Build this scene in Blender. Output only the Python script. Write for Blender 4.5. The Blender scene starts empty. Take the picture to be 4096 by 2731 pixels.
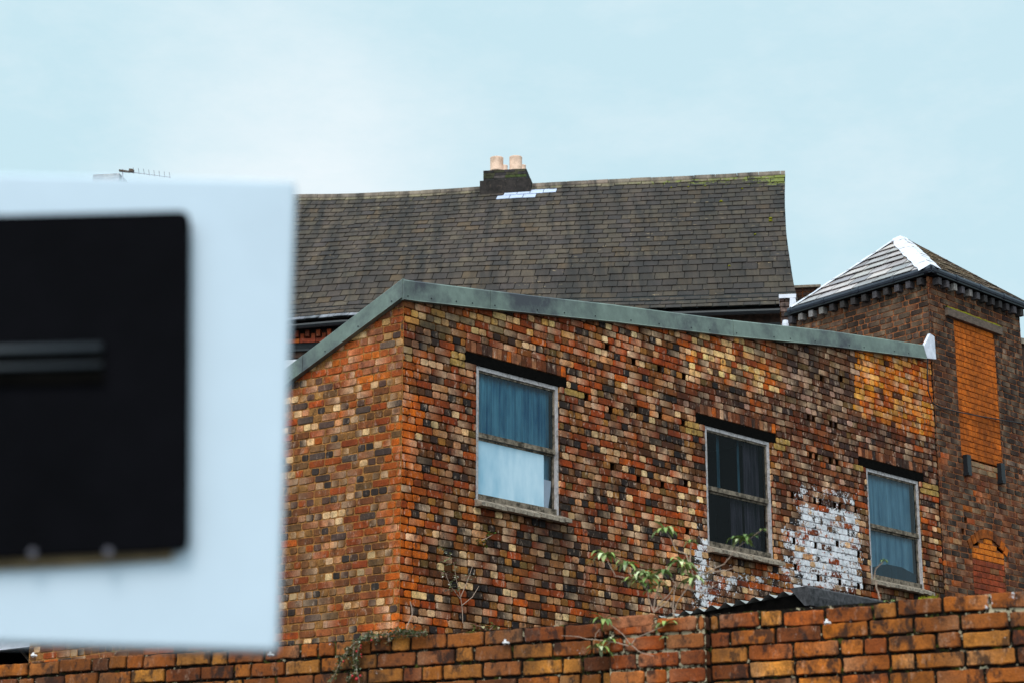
import bpy, math, random
import numpy as np
from mathutils import Vector
rnd = random.Random(7)
# ------------------------------------------------------------------ camera, sky, sun, exposure
F_PX = 8300.0; TH = math.atan(2386 / F_PX); CX, CY = 2048.0, 1365.5; D = 4096 / 2352
EYE = np.array([0, 0, 1.6])
SC = bpy.context.scene
cd = bpy.data.cameras.new("camera"); camo = bpy.data.objects.new("camera", cd); SC.collection.objects.link(camo)
camo.location = EYE; camo.rotation_euler = (math.pi / 2 + TH, 0, 0)
cd.sensor_width = 36; cd.lens = 36 * F_PX / 4096; cd.clip_start = .05; cd.clip_end = 5000
cd.dof.use_dof = True; cd.dof.focus_distance = 23.5; cd.dof.aperture_fstop = 4.7; cd.dof.aperture_blades = 0
SC.camera = camo
SC.view_settings.view_transform = 'Standard'; SC.view_settings.look = 'None'
SC.view_settings.exposure = 0; SC.view_settings.gamma = 1
SUN_AZ, SUN_EL = 196.0, 52.0
W_STR = .1
world = bpy.data.worlds.new("World"); SC.world = world; world.use_nodes = True

def ray(x, y):                      # pixel of the 4096 px photo -> world direction
    r = x - CX; u = -(y - CY)
    return np.array([r, F_PX * math.cos(TH) - u * math.sin(TH), F_PX * math.sin(TH) + u * math.cos(TH)])

def setup_world():
    nt = world.node_tree; N = nt.nodes; L = nt.links
    bg = N['Background']; bg.inputs[1].default_value = W_STR
    sky = N.new('ShaderNodeTexSky'); sky.sky_type = 'NISHITA'; sky.sun_disc = False
    sky.sun_elevation = math.radians(SUN_EL); sky.sun_rotation = math.radians(SUN_AZ)
    tc = N.new('ShaderNodeTexCoord')
    nz = N.new('ShaderNodeTexNoise'); nz.inputs['Scale'].default_value = 7.0; nz.inputs['Detail'].default_value = 6; nz.inputs['Roughness'].default_value = .66
    mp = N.new('ShaderNodeMapping'); mp.inputs['Scale'].default_value = (1, 1, 2.2)
    L.new(tc.outputs['Generated'], mp.inputs[0]); L.new(mp.outputs[0], nz.inputs['Vector'])
    d0 = ray(680 * D, 420 * D); d0 = d0 / np.linalg.norm(d0)      # the bright break in the cloud
    vm = N.new('ShaderNodeVectorMath'); vm.operation = 'DISTANCE'; vm.inputs[1].default_value = tuple(d0)
    sep = N.new('ShaderNodeVectorMath'); sep.operation = 'NORMALIZE'
    L.new(tc.outputs['Generated'], sep.inputs[0]); L.new(sep.outputs[0], vm.inputs[0])
    mr = N.new('ShaderNodeMapRange'); mr.interpolation_type = 'SMOOTHSTEP'
    mr.inputs[1].default_value = .125; mr.inputs[2].default_value = .0; mr.inputs[3].default_value = 0; mr.inputs[4].default_value = .75
    L.new(vm.outputs['Value'], mr.inputs[0])
    ad = N.new('ShaderNodeMath'); ad.operation = 'MULTIPLY_ADD'; ad.inputs[1].default_value = 1.5; ad.inputs[2].default_value = -.70
    L.new(nz.outputs['Fac'], ad.inputs[0])
    a2 = N.new('ShaderNodeMath'); a2.operation = 'ADD'; a2.use_clamp = True
    L.new(ad.outputs[0], a2.inputs[0]); L.new(mr.outputs[0], a2.inputs[1])
    mx = N.new('ShaderNodeMix'); mx.data_type = 'RGBA'
    k = 1 / W_STR
    mx.inputs[6].default_value = (.605 * k, .828 * k, .915 * k, 1); mx.inputs[7].default_value = (.88 * k, .975 * k, 1.02 * k, 1)
    L.new(a2.outputs[0], mx.inputs[0])
    m2 = N.new('ShaderNodeMix'); m2.data_type = 'RGBA'; m2.inputs[0].default_value = .96
    sv = N.new('ShaderNodeVectorMath'); sv.operation = 'DISTANCE'       # unseen sky brightened round the sun, behind the camera, for more frontal light
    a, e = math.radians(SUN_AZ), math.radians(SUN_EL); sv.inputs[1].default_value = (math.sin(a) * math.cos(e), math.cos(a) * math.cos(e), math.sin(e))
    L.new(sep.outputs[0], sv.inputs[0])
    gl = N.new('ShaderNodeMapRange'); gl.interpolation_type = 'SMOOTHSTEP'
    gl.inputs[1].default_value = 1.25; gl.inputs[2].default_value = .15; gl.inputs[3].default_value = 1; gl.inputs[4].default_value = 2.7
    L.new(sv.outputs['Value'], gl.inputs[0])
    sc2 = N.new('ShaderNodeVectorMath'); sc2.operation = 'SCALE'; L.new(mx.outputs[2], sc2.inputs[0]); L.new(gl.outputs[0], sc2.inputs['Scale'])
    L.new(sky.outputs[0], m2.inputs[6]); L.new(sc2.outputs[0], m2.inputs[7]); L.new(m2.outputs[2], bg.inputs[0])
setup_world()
sl = bpy.data.lights.new("sun", 'SUN'); so = bpy.data.objects.new("sun", sl); SC.collection.objects.link(so)
sl.energy = 1.4; sl.angle = math.radians(22); sl.color = (1, .965, .92)
_a, _e = math.radians(SUN_AZ), math.radians(SUN_EL)
so.rotation_euler = Vector((math.sin(_a) * math.cos(_e), math.cos(_a) * math.cos(_e), math.sin(_e))).to_track_quat('Z', 'Y').to_euler()

# ------------------------------------------------------------------ geometry helpers
def azv(a): a = math.radians(a); return np.array([math.sin(a), math.cos(a), 0.0])
UP = np.array([0, 0, 1.0])
class Plane:                        # a vertical plane: u along its direction, v = height, n = towards the viewer
    def __init__(s, o, az, sg=1):
        s.o = np.array([o[0], o[1], 0.0]); s.d = azv(az); s.n = np.array([s.d[1], -s.d[0], 0]) * sg; s.sg = sg; s.az = az
    def at(s, x, y, off=0):
        r = ray(x, y); t = np.dot(s.o + s.n * off - EYE, s.n) / np.dot(r, s.n); return EYE + t * r
    def uv(s, x, y, off=0): p = s.at(x, y, off) - s.o; return float(np.dot(p, s.d)), float(p[2])
    def duv(s, x, y, off=0): return s.uv(x * D, y * D, off)       # from the 2352 px view
    def p(s, u, v, n=0): return s.o + s.d * u + s.n * n + UP * v
    def off(s, n): q = Plane(s.o + s.n * n, s.az, s.sg); return q
def pix_z(x, y, z): r = ray(x, y); return EYE + r * ((z - EYE[2]) / r[2])
def pix_y(x, y, Y): r = ray(x, y); return EYE + r * (Y / r[1])
def lin(c): c = c / 255.0; return c / 12.92 if c <= .04045 else ((c + .055) / 1.055) ** 2.4
ILL = (.80, .95, 1.0)
def alb(r, g, b, k=1.0):            # colour as seen in flat daylight -> base colour
    v = [k * lin(c) / i for c, i in zip((r, g, b), ILL)]; q = max(1.0, max(v) / .88); return tuple(x / q for x in v)
BK = .79
def balb(r, g, b):
    t = min(1, max(0, (b - 60) / 60)); q = min(1, max(0, (r - g - 20) / 50)); return alb(r * (1.04 + .10 * q), g * (.96 + .07 * q) + 1, b * (.86 - .46 * q * (1 - t)) + 1, BK * (.74 + .10 * q + .32 * t))
def galb(r, g, b): return alb(r * 1.04, g * .96, b * .66, .86)
def jit(c, a, r=rnd):
    k = 1 + r.uniform(-a, a); return tuple(max(.002, min(.88, x * k * (1 + r.uniform(-a, a) * .25))) for x in c)
def pick(pal, r=rnd):
    t = r.uniform(0, sum(w for _, w in pal))
    for c, w in pal:
        t -= w
        if t <= 0: return c
    return pal[-1][0]
def inpoly(p, poly):
    x, y = p; c = False; n = len(poly)
    for i in range(n):
        x0, y0 = poly[i]; x1, y1 = poly[i - 1]
        if (y0 > y) != (y1 > y) and x < (x1 - x0) * (y - y0) / (y1 - y0) + x0: c = not c
    return c
def interp(x, pts): return float(np.interp(x, [a for a, _ in pts], [b for _, b in pts]))

PEND = alb(204, 174, 140)
class MB:
    def __init__(s): s.v = []; s.f = []; s.m = []; s.c = []
    def add(s, vs, fs, m=0, c=(1, 1, 1, 0)):
        b = len(s.v); s.v.extend(tuple(x) for x in vs)
        if isinstance(c, list): s.c.extend(tuple(x) if len(x) == 4 else (*x, 0) for x in c)
        else: s.c.extend([tuple(c) if len(c) == 4 else (*c, 0)] * len(vs))
        for f in fs: s.f.append([b + i for i in f]); s.m.append(m)
    def quad(s, a, b, c, d, m=0, col=(1, 1, 1, 0)): s.add([a, b, c, d], [(0, 1, 2, 3)], m, col)
    def hexa(s, p, m=0, col=(1, 1, 1, 0)):   # 8 points: bottom ring 0-3, top ring 4-7
        s.add(p, [(3, 2, 1, 0), (4, 5, 6, 7), (0, 1, 5, 4), (1, 2, 6, 5), (2, 3, 7, 6), (3, 0, 4, 7)], m, col)
    def pbox(s, P, u0, u1, v0, v1, n0, n1, m=0, col=(1, 1, 1, 0)):
        s.hexa([P.p(u0, v0, n0), P.p(u1, v0, n0), P.p(u1, v0, n1), P.p(u0, v0, n1), P.p(u0, v1, n0), P.p(u1, v1, n0), P.p(u1, v1, n1), P.p(u0, v1, n1)], m, col)
    def tube(s, pts, r, n=6, m=0, col=(1, 1, 1, 0), cap=True):
        pts = [np.array(p, float) for p in pts]; rs = r if isinstance(r, (list, tuple)) else [r] * len(pts); vs = []; fs = []
        for i, p in enumerate(pts):
            t = pts[min(i + 1, len(pts) - 1)] - pts[max(i - 1, 0)]; t = t / (np.linalg.norm(t) + 1e-9)
            a = np.cross(t, UP if abs(t[2]) < .9 else np.array([1.0, 0, 0])); a /= np.linalg.norm(a); b = np.cross(t, a)
            for k in range(n):
                an = 2 * math.pi * k / n; vs.append(p + rs[i] * (a * math.cos(an) + b * math.sin(an)))
        for i in range(len(pts) - 1):
            for k in range(n): fs.append((i * n + k, i * n + (k + 1) % n, (i + 1) * n + (k + 1) % n, (i + 1) * n + k))
        if cap: fs.append(tuple(range(n))); fs.append(tuple((len(pts) - 1) * n + k for k in reversed(range(n))))
        s.add(vs, fs, m, col)
    def lathe(s, c, prof, n=20, m=0, col=(1, 1, 1, 0)):
        vs = []; fs = []
        for r, z in prof:
            for k in range(n): vs.append((c[0] + r * math.cos(2 * math.pi * k / n), c[1] + r * math.sin(2 * math.pi * k / n), c[2] + z))
        for i in range(len(prof) - 1):
            for k in range(n): fs.append((i * n + k, i * n + (k + 1) % n, (i + 1) * n + (k + 1) % n, (i + 1) * n + k))
        fs.append(tuple(range(n))[::-1]); fs.append(tuple((len(prof) - 1) * n + k for k in range(n)))
        s.add(vs, fs, m, col)
    def build(s, name, mats, parent=None, smooth=False):
        w = np.zeros(3)
        p = parent
        while p is not None: w = w + np.array(p.location); p = p.parent
        me = bpy.data.meshes.new(name)
        me.from_pydata([(a - w[0], b - w[1], c - w[2]) for a, b, c in s.v], [], s.f)
        for mm in (mats if isinstance(mats, (list, tuple)) else [mats]): me.materials.append(mm)
        me.polygons.foreach_set('material_index', s.m)
        if smooth: me.polygons.foreach_set('use_smooth', [True] * len(s.f))
        at = me.color_attributes.new('Col', 'FLOAT_COLOR', 'POINT')
        at.data.foreach_set('color', np.array(s.c, dtype=np.float32).ravel())
        me.update()
        o = bpy.data.objects.new(name, me); SC.collection.objects.link(o)
        if parent is not None: o.parent = parent
        return o
def tag(o, label=None, cat=None, group=None, kind=None):
    for k, v in (('label', label), ('category', cat), ('group', group), ('kind', kind)):
        if v: o[k] = v
    return o
def thing(name, loc, label, cat, group=None):
    o = bpy.data.objects.new(name, None); SC.collection.objects.link(o); o.empty_display_size = .2
    o.location = tuple(float(x) for x in loc); return tag(o, label, cat, group)

# ------------------------------------------------------------------ materials
class NT:
    def __init__(s, name):
        s.mat = bpy.data.materials.new(name); s.mat.use_nodes = True; s.nt = s.mat.node_tree
        s.b = s.nt.nodes['Principled BSDF']; s.tc = s.nt.nodes.new('ShaderNodeTexCoord')
    def n(s, t, **k):
        x = s.nt.nodes.new(t)
        for a, b in k.items(): setattr(x, a, b)
        return x
    def l(s, a, b): s.nt.links.new(a, b)
    def noise(s, scale, detail=4, rough=.55, stretch=None, dist=0):
        x = s.n('ShaderNodeTexNoise'); x.inputs['Scale'].default_value = scale; x.inputs['Detail'].default_value = detail
        x.inputs['Roughness'].default_value = rough; x.inputs['Distortion'].default_value = dist
        if stretch:
            mp = s.n('ShaderNodeMapping'); mp.inputs['Scale'].default_value = stretch; s.l(s.tc.outputs['Object'], mp.inputs[0]); s.l(mp.outputs[0], x.inputs['Vector'])
        else: s.l(s.tc.outputs['Object'], x.inputs['Vector'])
        return x.outputs['Fac']
    def mr(s, v, a, b, c=0.0, d=1.0):
        x = s.n('ShaderNodeMapRange'); s.l(v, x.inputs[0])
        for i, q in zip((1, 2, 3, 4), (a, b, c, d)): x.inputs[i].default_value = q
        return x.outputs[0]
    def math(s, op, a, b=None, clamp=False):
        x = s.n('ShaderNodeMath', operation=op); x.use_clamp = clamp
        for i, q in enumerate((a, b)):
            if q is None: continue
            if isinstance(q, (int, float)): x.inputs[i].default_value = q
            else: s.l(q, x.inputs[i])
        return x.outputs[0]
    def mix(s, f, a, b, mode='MIX'):
        x = s.n('ShaderNodeMix', data_type='RGBA', blend_type=mode)
        for i, q in ((0, f), (6, a), (7, b)):
            if isinstance(q, (int, float)): x.inputs[i].default_value = q
            elif isinstance(q, tuple): x.inputs[i].default_value = (*q[:3], 1)
            else: s.l(q, x.inputs[i])
        return x.outputs[2]
    def scale(s, c, f):
        x = s.n('ShaderNodeVectorMath', operation='SCALE')
        if isinstance(c, tuple): x.inputs[0].default_value = c[:3]
        else: s.l(c, x.inputs[0])
        s.l(f, x.inputs['Scale']) if not isinstance(f, (int, float)) else setattr(x.inputs['Scale'], 'default_value', f)
        return x.outputs[0]
    def bump(s, h, st, dist=.01):
        x = s.n('ShaderNodeBump'); x.inputs['Strength'].default_value = st; x.inputs['Distance'].default_value = dist
        s.l(h, x.inputs['Height']); s.l(x.outputs[0], s.b.inputs['Normal'])
    def out(s, c, rough=.85, spec=.3, metal=0):
        if isinstance(c, tuple): s.b.inputs['Base Color'].default_value = (*c[:3], 1)
        else: s.l(c, s.b.inputs['Base Color'])
        if isinstance(rough, (int, float)): s.b.inputs['Roughness'].default_value = rough
        else: s.l(rough, s.b.inputs['Roughness'])
        s.b.inputs['Specular IOR Level'].default_value = spec; s.b.inputs['Metallic'].default_value = metal
        return s.mat
PAINT = alb(225, 232, 238)
def brick_mat(name, s1=11, grime=.5, eff=.5, paint=PAINT, g_lo=.46, g_hi=.66, wash=(96, 56, 22), wamt=.1, soot=.55):
    m = NT(name); at = m.n('ShaderNodeAttribute', attribute_name='Col')
    n1 = m.noise(s1, 5, .6); n2 = m.noise(s1 * 7, 4, .65); n3 = m.noise(1.1, 4, .6); n4 = m.noise(s1 * 1.6, 6, .7, (1, 1, .45))
    k = m.math('MULTIPLY', m.mr(n1, .3, .7, .5, 1.5), m.mr(n2, .3, .7, .66, 1.34))
    c = m.scale(at.outputs['Color'], k)
    c = m.scale(c, m.math('MULTIPLY', m.mr(m.noise(.75, 4, .55), .33, .67, .66, 1.24), m.mr(m.noise(3.1, 4, .6, (1, 1, .5)), .33, .67, .8, 1.16)))
    nw = m.noise(2.3, 5, .65)
    c = m.mix(m.math('MULTIPLY', m.mr(nw, .35, .65, .25, 1), wamt), c, m.scale(alb(*wash), k))
    ef = m.math('MULTIPLY', m.mr(n4, .56, .68, 0, eff), m.mr(n2, .35, .6, .2, 1), True)
    c = m.mix(ef, c, alb(206, 182, 160))
    gr = m.math('MULTIPLY', m.mr(n3, g_lo, g_hi, 0, .85), m.mr(n1, .35, .6, .3, 1))
    g2 = m.mr(m.noise(s1 * .8, 6, .72, (1, 1, .6)), soot, soot + .12, 0, .85)
    gr = m.math('MULTIPLY', m.math('MAXIMUM', gr, g2), grime, True)
    c = m.mix(gr, c, (.014, .010, .009))
    pn = m.math('ADD', m.math('MULTIPLY', m.noise(s1 * .85, 6, .6), .6), m.math('MULTIPLY', m.noise(s1 * 4, 5, .7), .4))
    pf = m.mr(m.math('ADD', at.outputs['Alpha'], m.math('MULTIPLY', m.math('SUBTRACT', pn, .5), 2.6)), .48, .56)
    c = m.mix(pf, c, m.scale(paint, m.math('MULTIPLY', m.mr(n1, .3, .7, .6, 1.12), m.mr(n2, .3, .7, .85, 1.08))))
    m.bump(m.math('ADD', n2, n1), .55, .006)
    return m.out(c, .86, .25)
def mortar_mat(name, col, moss=None, amt=.5, s1=14, lime=PAINT):
    m = NT(name); at = m.n('ShaderNodeAttribute', attribute_name='Col')
    n1 = m.noise(s1, 6, .7); n2 = m.noise(s1 * 6, 4, .7)
    c = m.scale(m.mix(1, col, at.outputs['Color'], 'MULTIPLY'), m.math('MULTIPLY', m.mr(n1, .3, .7, .4, 1.5), m.mr(n2, .3, .7, .6, 1.4)))
    if moss: c = m.mix(m.mr(m.noise(s1 * .7, 6, .7), .55, .66, 0, amt), c, moss)
    pn = m.noise(s1 * 1.5, 7, .68)
    pf = m.mr(m.math('ADD', at.outputs['Alpha'], m.math('MULTIPLY', m.math('SUBTRACT', pn, .5), 2.6)), .48, .56)
    c = m.mix(pf, c, m.scale(lime, m.mr(n1, .3, .7, .6, 1.1)))
    m.bump(m.math('ADD', n1, n2), .8, .01)
    return m.out(c, .95, .1)
def plain(name, col, rough=.7, var=.35, s1=20, dirt=0, dcol=(.03, .026, .022), spec=.3, bump=.3, stretch=None, metal=0, attr=False, dlo=.5, dhi=.66, ds=None):
    m = NT(name); n1 = m.noise(s1, 5, .6, stretch); n2 = m.noise(s1 * 6, 3, .6)
    base = m.n('ShaderNodeAttribute', attribute_name='Col').outputs['Color'] if attr else col
    c = m.scale(base, m.math('MULTIPLY', m.mr(n1, .3, .7, 1 - var, 1 + var), m.mr(n2, .3, .7, 1 - var * .4, 1 + var * .4)))
    if dirt: c = m.mix(m.mr(m.noise(ds or s1 * .6, 6, .7, stretch), dlo, dhi, 0, dirt), c, dcol)
    if bump: m.bump(m.math('ADD', n1, n2), bump, .005)
    return m.out(c, rough, spec, metal)
M = {}
M['brick'] = brick_mat('workshop_brick', grime=1.0, eff=.85, g_lo=.5, g_hi=.68)
M['brick_gable'] = brick_mat('gable_brick', grime=.7, eff=.5, wash=(124, 84, 50), wamt=.12)
M['mortar'] = mortar_mat('workshop_mortar', alb(62, 38, 14))
M['mortar_gable'] = mortar_mat('gable_mortar', alb(146, 104, 58))
M['brick_tower'] = brick_mat('tower_brick', grime=.9, eff=.3, wash=(70, 42, 28), wamt=.25)
M['mortar_tower'] = mortar_mat('tower_mortar', alb(134, 86, 56))
M['infill'] = brick_mat('orange_infill_brick', grime=.2, eff=0, wamt=0)
M['mortar_infill'] = mortar_mat('infill_mortar', alb(120, 62, 22))
M['brick_garden'] = brick_mat('boundary_brick', s1=16, grime=1, eff=.4, g_lo=.42, g_hi=.6, wash=(150, 88, 38), wamt=.25, soot=.48)
M['mortar_garden'] = mortar_mat('boundary_mortar', alb(26, 22, 18), alb(84, 92, 36), .8, 20, alb(196, 190, 160))
M['metal'] = plain('green_grey_flashing', alb(107, 125, 117), .5, .22, 2.6, .95, alb(56, 58, 66), spec=.4, bump=.05, dlo=.44, dhi=.64, ds=1.2)
def slate_mat():
    m = NT('roof_slate'); at = m.n('ShaderNodeAttribute', attribute_name='Col')
    n1 = m.noise(4, 5, .65, (1, .45, .45)); n2 = m.noise(40, 4, .65); n3 = m.noise(4.6, 4, .55, (1, .09, .09)); sp = m.noise(9, 3, .5, (1, 1, 2.2)); big = m.noise(.55, 3, .5)
    c = m.scale(at.outputs['Color'], m.math('MULTIPLY', m.mr(n1, .3, .7, .72, 1.28), m.mr(n2, .3, .7, .75, 1.25)))
    c = m.mix(m.mr(n3, .42, .66, 0, .85), c, alb(34, 30, 27))
    c = m.mix(m.math('MULTIPLY', m.mr(sp, .66, .7, 0, .55), m.mr(big, .42, .58, 0, 1)), c, alb(146, 132, 104))
    mo = m.mr(m.math('ADD', at.outputs['Alpha'], m.math('MULTIPLY', m.math('SUBTRACT', m.noise(7, 6, .7), .5), 2.2)), .5, .62)
    c = m.mix(mo, c, m.scale(alb(98, 106, 44), m.mr(n2, .3, .7, .6, 1.4)))
    m.bump(m.math('ADD', n1, n2), .5, .006); return m.out(c, .75, .3)
M['slate'] = slate_mat()
M['slate_pale'] = plain('pale_new_slate', alb(176, 192, 216), .45, .12, 8, bump=.1)
M['slate_tower'] = plain('tower_slate', None, .38, .2, 6, .4, alb(140, 142, 144), spec=.6, bump=.3, attr=True)
M['corbel'] = plain('sooty_corbel', None, .85, .4, 30, .5, attr=True)
M['under'] = plain('roof_underlay', (.012, .012, .012), .9, bump=0)
M['lead'] = plain('pale_lead_flashing', alb(210, 219, 232), .45, .14, 9, .4, alb(150, 160, 176), bump=.25)
M['black'] = plain('black_paint', alb(22, 24, 28), .5, .3, 12, spec=.4, bump=.1)
M['gutter'] = plain('black_gutter', alb(40, 46, 58), .42, .3, 8, spec=.5, bump=.1)
M['soot'] = plain('sooty_lintel', alb(9, 8, 7), .95, .5, 30, spec=.05)
M['timber'] = plain('weathered_timber', alb(96, 84, 74), .85, .5, 14, .5, stretch=(1, 1, 5))
M['frame'] = plain('flaking_grey_paint', alb(170, 170, 172), .75, .25, 30, .8, alb(84, 72, 56), bump=.5, dlo=.5, dhi=.7)
M['rail'] = plain('worn_window_rail', alb(120, 112, 98), .8, .4, 22, .9, alb(40, 34, 24), bump=.6, dlo=.44, dhi=.6)
M['moss'] = plain('moss', alb(110, 112, 28), .95, .5, 40, spec=.05, bump=1)
M['stone'] = plain('grey_sill_brick', alb(138, 130, 116), .85, .4, 18, .6, bump=.6)
M['pot'] = plain('clay_chimney_pot', alb(228, 200, 178), .8, .2, 9, .5, alb(168, 146, 122), bump=.3)
M['white'] = plain('white_board_paint', alb(190, 212, 227), .45, .03, 4, .22, alb(150, 170, 184), bump=0, dlo=.52, dhi=.75)
M['plate'] = plain('black_plate_paint', alb(9, 9, 13), .7, .3, 5, spec=.03, bump=0)
M['plate_hi'] = plain('grey_bar', alb(38, 44, 50), .45, .1, 5, spec=.4, bump=0)
M['felt'] = plain('roofing_felt', alb(62, 63, 66), .9, .6, 22, .6, (.01, .01, .01), bump=1)
M['corr'] = plain('corrugated_sheet', alb(150, 158, 158), .7, .25, 12, .4, bump=.2)
M['leaf'] = plain('buddleia_leaf', None, .6, .3, 60, attr=True, bump=.1)
M['stem'] = plain('grey_stem', alb(160, 142, 126), .85, .35, 60)
M['berry'] = plain('red_berry', alb(180, 30, 40), .35, .1, 60, spec=.5)
M['screw'] = plain('dull_screw', alb(84, 84, 94), .5, .1, 60)
M['clip'] = plain('white_plastic', alb(220, 224, 226), .5, .15, 60)
M['ground'] = plain('yard_asphalt', (.055, .052, .05), .9, .4, 3, bump=.3)
M['dark_wall'] = plain('sooty_brick', alb(60, 44, 36), .9, .6, 12, .6)
M['cream_wall'] = plain('pale_render', alb(196, 204, 212), .85, .15, 3, bump=.1)
M['aerial'] = plain('aerial_aluminium', alb(150, 156, 172), .45, .15, 30)
def curtain_mat(name, c0, c1, s=(26, 26, .6)):
    m = NT(name); n = m.noise(1, 4, .6, s); n2 = m.noise(2, 3, .5, (4, 4, 1.2))
    c = m.mix(m.mr(m.math('ADD', m.math('MULTIPLY', n, .6), m.math('MULTIPLY', n2, .4)), .38, .66), c0, c1)
    return m.out(c, .95, .05)
def glass_mat(ior=1.2):
    m = NT('window_glass'); nt = m.nt
    tr = m.n('ShaderNodeBsdfTransparent'); tr.inputs[0].default_value = (.86, .92, .94, 1)
    gl = m.n('ShaderNodeBsdfGlossy'); gl.inputs['Roughness'].default_value = .06
    fr = m.n('ShaderNodeFresnel'); fr.inputs[0].default_value = ior
    mx = m.n('ShaderNodeMixShader'); m.l(fr.outputs[0], mx.inputs[0]); m.l(tr.outputs[0], mx.inputs[1]); m.l(gl.outputs[0], mx.inputs[2])
    m.l(mx.outputs[0], nt.nodes['Material Output'].inputs[0]); return m.mat
M['glass'] = glass_mat(); M['glass_bright'] = glass_mat(1.42)

# ------------------------------------------------------------------ brickwork
def brick(mb, P, u0, u1, v0, v1, proud, col, cc, j, n=1, base=-.03, inset=.004, paint=None, m=0, pale=0, r=rnd):
    pts = []
    cs = [r.uniform(.5, 1.4) * cc for _ in range(4)]
    ring = [(u0 + cs[0], v0), (u1 - cs[1], v0), (u1, v0 + cs[1]), (u1, v1 - cs[2]), (u1 - cs[2], v1), (u0 + cs[3], v1), (u0, v1 - cs[3]), (u0, v0 + cs[0])]
    if n > 1:
        out = []
        for i in range(8):
            a, b = ring[i], ring[(i + 1) % 8]; out.append(a)
            if i in (0, 4):
                for q in range(1, n): out.append((a[0] + (b[0] - a[0]) * q / n, a[1] + (b[1] - a[1]) * q / n))
            elif i in (2, 6): out.append(((a[0] + b[0]) / 2, (a[1] + b[1]) / 2))
        ring = out
    ring = [(a + r.uniform(-j, j), b + r.uniform(-j, j)) for a, b in ring]
    uc, vc = (u0 + u1) / 2, (v0 + v1) / 2; K = len(ring)
    tl = [r.uniform(-.0015, .0015) for _ in range(2)]
    vs = [P.p(a, b, base) for a, b in ring] + [P.p(a, b, proud - inset) for a, b in ring]
    fr = []
    for a, b in ring:
        a2 = a + (inset if a < uc else -inset); b2 = b + (inset if b < vc else -inset)
        fr.append(P.p(a2, b2, proud + tl[0] * (a - uc) / .1 + tl[1] * (b - vc) / .04))
    vs += fr
    fs = []
    for i in range(K):
        k = (i + 1) % K; fs.append((i, k, K + k, K + i)); fs.append((K + i, K + k, 2 * K + k, 2 * K + i))
    fs.append(tuple(range(2 * K, 3 * K)))
    if P.sg < 0: fs = [f[::-1] for f in fs]
    pf = r.choice((.6, .85, .95, 1.0, 1.05))
    def pc(a, b):
        k = 1.0
        if pale: k = min(.8, abs(pale) * .6 * max(0, ((a - uc) / (u1 - u0) * 2) * (1 if pale > 0 else -1)))
        else: k = 0
        al = paint(a, b) * pf if paint else 0
        return tuple(col[q] * (1 - k) + PEND[q] * k for q in range(3)) + (al,)
    cl = [pc(a, b) for a, b in ring]
    mb.add(vs, fs, m, cl * 3)
def sub_iv(ivs, a, b):
    o = []
    for x, y in ivs:
        if b <= x or a >= y: o.append((x, y)); continue
        if a > x: o.append((x, a))
        if b < y: o.append((b, y))
    return o
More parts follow.
